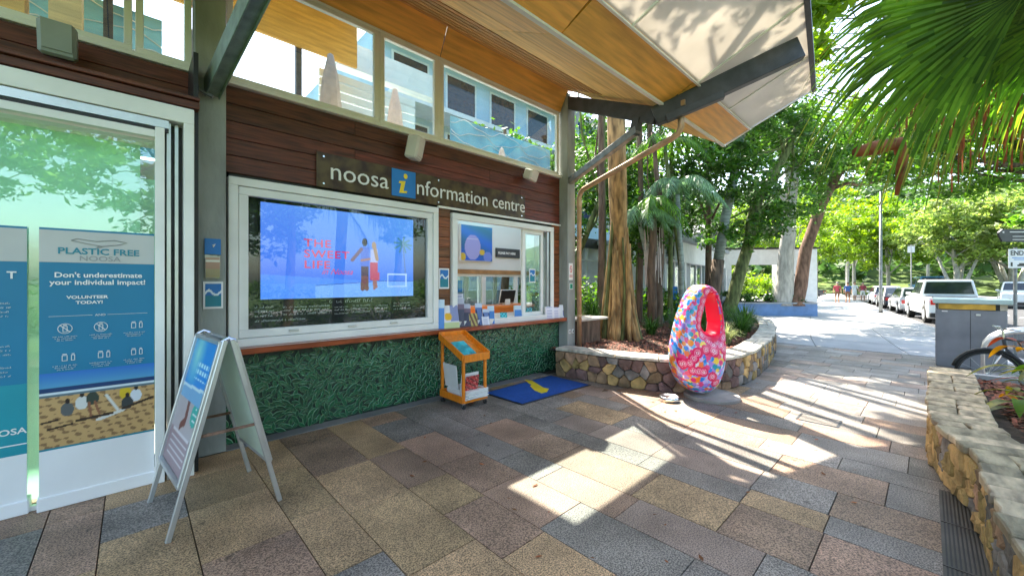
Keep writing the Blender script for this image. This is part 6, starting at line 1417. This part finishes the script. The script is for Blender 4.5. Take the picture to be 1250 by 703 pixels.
# ------------------------------------------------------------ cars
def car(label, cat, loc, rz_, paint, L_=4.4, W_=1.8, H_=1.48, style='hatch', group='cars parked along the kerb', name='parked_car'):
    t = thing(name, label, cat, loc, rz_, group); Tm = WM[t.name]; wr = .33 if H_ < 1.65 else .38; x0, x1 = -L_/2, L_/2; zb = .62*H_ if style != 'ute' else .60*H_
    wa = (x0+.85, x1-.85)
    def arch(cx, r): return [(cx+r*math.cos(a), .2+max(0, wr-.2+r*math.sin(a))) for a in np.linspace(math.pi, 0, 9)]
    P = [(x0+.06,.28),(x0+.25,.22)]+[(a, z) for a, z in arch(wa[0], wr+.06)]+[(a, z) for a, z in arch(wa[1], wr+.06)]+[(x1-.2,.22),(x1-.03,.34),(x1,.55)]
    hood = zb-.06 if style in ('ute','offroad') else zb-.12
    P += [(x1-.08,hood-.06),(x1-.35,hood),(x1-1.15,zb)] + [(x0+.1,zb),(x0+.02,zb-.15),(x0,.5)]
    b = MB(); b.T = Tm; n = len(P); yw = W_/2
    b.prism([(x,-yw,z) for x, z in P], (0,W_,0)); b.T = None; body = obj('body', b, paint, t, bevel=.03)
    if style == 'ute': c0, c1, r0, r1 = -.75, x1-1.2, -.7, x1-2.0
    elif style == 'sedan': c0, c1, r0, r1 = x0+.55, x1-1.15, x0+1.2, x1-1.95
    elif style == 'offroad': c0, c1, r0, r1 = x0+.04, x1-1.2, x0+.12, x1-1.75
    else: c0, c1, r0, r1 = x0+.08, x1-1.1, x0+.45, x1-1.9
    yt = yw*.80; zt = H_
    def cab(a): # a in 0..1 up
        return c0+(r0-c0)*a, c1+(r1-c1)*a, yw*.97+(yt-yw*.97)*a, zb+(zt-zb)*a
    b = MB(); b.T = Tm; (p0,p1,py,pz), (q0,q1,qy,qz) = cab(-.02), cab(1)
    b.add([(p0,-py,pz),(p1,-py,pz),(p1,py,pz),(p0,py,pz),(q0,-qy,qz),(q1,-qy,qz),(q1,qy,qz),(q0,qy,qz)], [(0,3,2,1),(4,5,6,7),(0,1,5,4),(1,2,6,5),(2,3,7,6),(3,0,4,7)]); b.T = None; obj('cabin', b, paint, t, bevel=.05)
    def glassq(name, pts): b = MB(); b.T = Tm; b.add(pts, [tuple(range(len(pts)))]); b.T = None; return obj(name, b, 'car_glass', t, recalc=False)
    A0, A1 = .16, .86; e = .012
    for s_ in (-1, 1):
        (a0,a1,ay,az_), (b0,b1,by_,bz) = cab(A0), cab(A1); spl = [(0.04,.46),(.5,.96)]
        for f0, f1 in spl: glassq('side_window', [(a0+(a1-a0)*f0,s_*(ay+e),az_),(a0+(a1-a0)*f1,s_*(ay+e),az_),(b0+(b1-b0)*f1,s_*(by_+e),bz),(b0+(b1-b0)*f0,s_*(by_+e),bz)])
    glassq('rear_window', [(a0-e,-ay*.88,az_),(a0-e,ay*.88,az_),(b0-e,by_*.88,bz),(b0-e,-by_*.88,bz)]); glassq('windscreen', [(a1+e,-ay*.9,az_),(a1+e,ay*.9,az_),(b1+e,by_*.9,bz),(b1+e,-by_*.9,bz)])
    if style == 'ute':
        b = MB(); b.T = Tm; b.box(x0+.12,-.85,-yw+.12,yw-.12,zb-.02,zb+.012); b.T = None; obj('tray_cover', b, 'black', t)
        b = MB(); b.T = Tm; b.bar((x0+.02,-.7,zb-.3),(x0+.02,.7,zb-.3),.02,.3); b.T = None; obj('tailgate', b, paint, t)
        b = MB(); b.T = Tm; b.tube([(-1.9,yw+.0,zb-.22),(-1.9,yw+.015,zb-.22)], .11, 14); b.T = None; obj('fuel_cap', b, 'black', t)
    for wx_ in wa:
        for s_ in (-1, 1):
            b = MB(); b.T = Tm; b.tube([(wx_,s_*(yw-.22),wr),(wx_,s_*(yw+.01),wr)], wr, 20); b.T = None; w_ = obj('wheel', b, 'rubber', t, bevel=.02); b = MB(); b.T = Tm; b.tube([(wx_,s_*(yw-.02),wr),(wx_,s_*(yw+.02),wr)], wr*.62, 16); b.T = None; obj('rim', b, 'alu', w_)
    for s_ in (-1, 1):
        b = MB(); b.T = Tm; b.box(x0-.015,x0+.05,s_*(yw-.16)-.09,s_*(yw-.16)+.09,zb-.32,zb-.12); b.T = None; obj('tail_light', b, 'lamp_red', t); b = MB(); b.T = Tm; b.box(x1-.1,x1-.015,s_*(yw-.3)-.14,s_*(yw-.3)+.14,.55,.7); b.T = None; obj('headlight', b, 'chrome', t)
        b = MB(); b.T = Tm; b.obox((c1-.35,s_*(yw+.09),zb+.1),(.12,.18,.13)); b.T = None; obj('mirror', b, paint, t, bevel=.02)
    b = MB(); b.T = Tm; b.box(x0-.05,x0+.08,-yw+.05,yw-.05,.3,.48); b.box(x1-.08,x1+.04,-yw+.05,yw-.05,.3,.46); b.T = None; obj('bumper', b, 'black' if style in ('ute','offroad') else paint, t, bevel=.02, kind='stuff')
    b = MB(); b.T = Tm; b.box(x0-.06,x0-.05,-.22,.22,.52,.63); b.T = None; obj('number_plate', b, 'white_paint', t)
    return t
def cp(a, bb): p = sp(a, bb); return (p[0], p[1], -.13)
car('white dual cab ute with dark rear window parked nearest along the kerb','ute',cp(14.6,-1.35),ST,'car_white',5.2,1.9,1.92,'ute')
car('silver hatchback parked in front of the white ute','car',cp(20.6,-1.25),ST,'car_silver',4.2,1.75,1.5,'hatch')
car('dark sedan parked third along the kerb','car',cp(26.4,-1.25),ST,'car_dark',4.5,1.8,1.45,'sedan')
car('white hatchback parked fourth along the kerb','car',cp(32,-1.25),ST,'car_white',4.2,1.75,1.5,'hatch')
car('white off-road car facing across the road beside the END sign post','car',cp(31.5,-8.2),ST+R(180-12),'car_white',4.7,1.9,1.85,'offroad')
car('bright blue van parked further up the road behind the ute','van',cp(41,-5.2),ST,'car_blue',4.9,1.95,2.35,'offroad')
car('dark blue sedan crossing at the far end of the street','car',cp(49,4.4),ST+R(80),'car_dark',4.5,1.8,1.45,'sedan')
car('silver sedan parked on the far side of the road','car',cp(22,-9.6),ST+R(180),'car_silver',4.5,1.8,1.45,'sedan')

# ------------------------------------------------------------ people
def person(label, loc, rz_, top, legs, hair='hair', H_=1.7, stride=.0, arm=.0, bare=True, group=None):
    t = thing('person', label, 'person', loc, rz_, group); k = H_/1.7
    J = {'pel':(0,0,.93),'bel':(0,0,1.08),'che':(0,-.01,1.28),'nec':(0,0,1.44),'hd0':(0,.01,1.52),'hd1':(0,.015,1.62),'hd2':(0,.005,1.69)}
    Rr = {'pel':(.155,.115),'bel':(.135,.10),'che':(.165,.115),'nec':(.06,.06),'hd0':(.07,.08),'hd1':(.08,.095),'hd2':(.05,.055)}
    E_ = [('pel','bel'),('bel','che'),('che','nec'),('nec','hd0'),('hd0','hd1'),('hd1','hd2')]
    for s_, n_ in ((-1,'l'),(1,'r')):
        st_ = stride*s_
        J.update({n_+'hip':(s_*.09,0,.88),n_+'kne':(s_*.10,st_*.5+.03,.50),n_+'ank':(s_*.10,st_-.02,.09),n_+'toe':(s_*.11,st_+.13,.04),
                  n_+'sho':(s_*.18,0,1.38),n_+'elb':(s_*.23,-st_*.4-.03+arm*.1,1.12),n_+'wri':(s_*.24,-st_*.7+.06+arm*.2,.88+arm*.2),n_+'han':(s_*.24,-st_*.8+.08+arm*.25,.80+arm*.22)})
        Rr.update({n_+'hip':(.09,.09),n_+'kne':(.06,.06),n_+'ank':(.042,.045),n_+'toe':(.035,.03),n_+'sho':(.06,.06),n_+'elb':(.042,.042),n_+'wri':(.03,.028),n_+'han':(.03,.02)})
        E_ += [('pel',n_+'hip'),(n_+'hip',n_+'kne'),(n_+'kne',n_+'ank'),(n_+'ank',n_+'toe'),('che',n_+'sho'),(n_+'sho',n_+'elb'),(n_+'elb',n_+'wri'),(n_+'wri',n_+'han')]
    ks = list(J); me = bpy.data.meshes.new('body'); me.from_pydata([tuple(c*k for c in J[q]) for q in ks], [(ks.index(a), ks.index(c)) for a, c in E_], [])
    o = bpy.data.objects.new('tmp', me); C.objects.link(o); md = o.modifiers.new('s', 'SKIN'); sv = me.skin_vertices[0].data
    for i, q in enumerate(ks): sv[i].radius = tuple(c*k for c in Rr[q]); sv[i].use_root = (q == 'pel')
    o.modifiers.new('d', 'SUBSURF').levels = 1
    dg = bpy.context.evaluated_depsgraph_get(); m2 = bpy.data.meshes.new_from_object(o.evaluated_get(dg)); bpy.data.objects.remove(o)
    for m_ in ('skin', top, legs, 'cloth_dark'): m2.materials.append(M[m_])
    for p in m2.polygons:
        x_, y_, z_ = (c/k for c in p.center); p.use_smooth = True
        p.material_index = 3 if z_ < .08 else (0 if z_ < (.5 if bare else .08) else (2 if z_ < .95 and abs(x_) < .195 else (1 if (z_ < 1.44 and (abs(x_) < .19 or z_ > 1.14)) else 0)))
    bo = bpy.data.objects.new('body', m2); C.objects.link(bo); bo.parent = t
    b = MB(); b.T = WM[t.name]; V = []
    for i in range(6):
        for j in range(12):
            th = .05+i/5*1.75; a = j/12*6.283; V.append((.093*k*math.sin(th)*math.cos(a), (-.012+.108*math.sin(th)*math.sin(a)*(1 if math.sin(a) < 0 else .75))*k, (1.62+.115*math.cos(th))*k))
    b.add(V, [(i*12+j, i*12+(j+1) % 12, (i+1)*12+(j+1) % 12, (i+1)*12+j) for i in range(5) for j in range(12)]); b.T = None; obj('hair', b, hair, t, smooth=True)
    return t
W_ = ST-R(90)
person('person in a dark red shirt and dark shorts walking away down the footpath', (41.06,5.04,-.0), W_, 'cloth_red', 'cloth_brown', 'hair_grey', 1.68, .16)
person('person in a blue shirt walking away right of the one in red', (41.6,4.45,-.0), W_, 'cloth_blue', 'cloth_brown', 'hair', 1.66, -.14)
person('person in a white top standing far along the pavement behind the walkers', (47.5,4.6,-.0), W_+R(200), 'cloth_white', 'cloth_white', 'hair', 1.7, .1)
person('person in a pale red top far along the pavement beside the one in white', (48.2,4.1,-.0), W_+R(170), 'cloth_red', 'cloth_white', 'hair_grey', 1.65, .08)
person('person in a white top and black trousers standing by the veranda shop windows', (14.9,11.4,.35), R(120), 'cloth_white', 'cloth_dark', 'hair', 1.72, .03, .2, False)
person('person in a white shirt behind the counter inside the low shopfront', (19.3,8.6,.12), R(-150), 'cloth_white', 'cloth_dark', 'hair', 1.72, .0, .5, False)
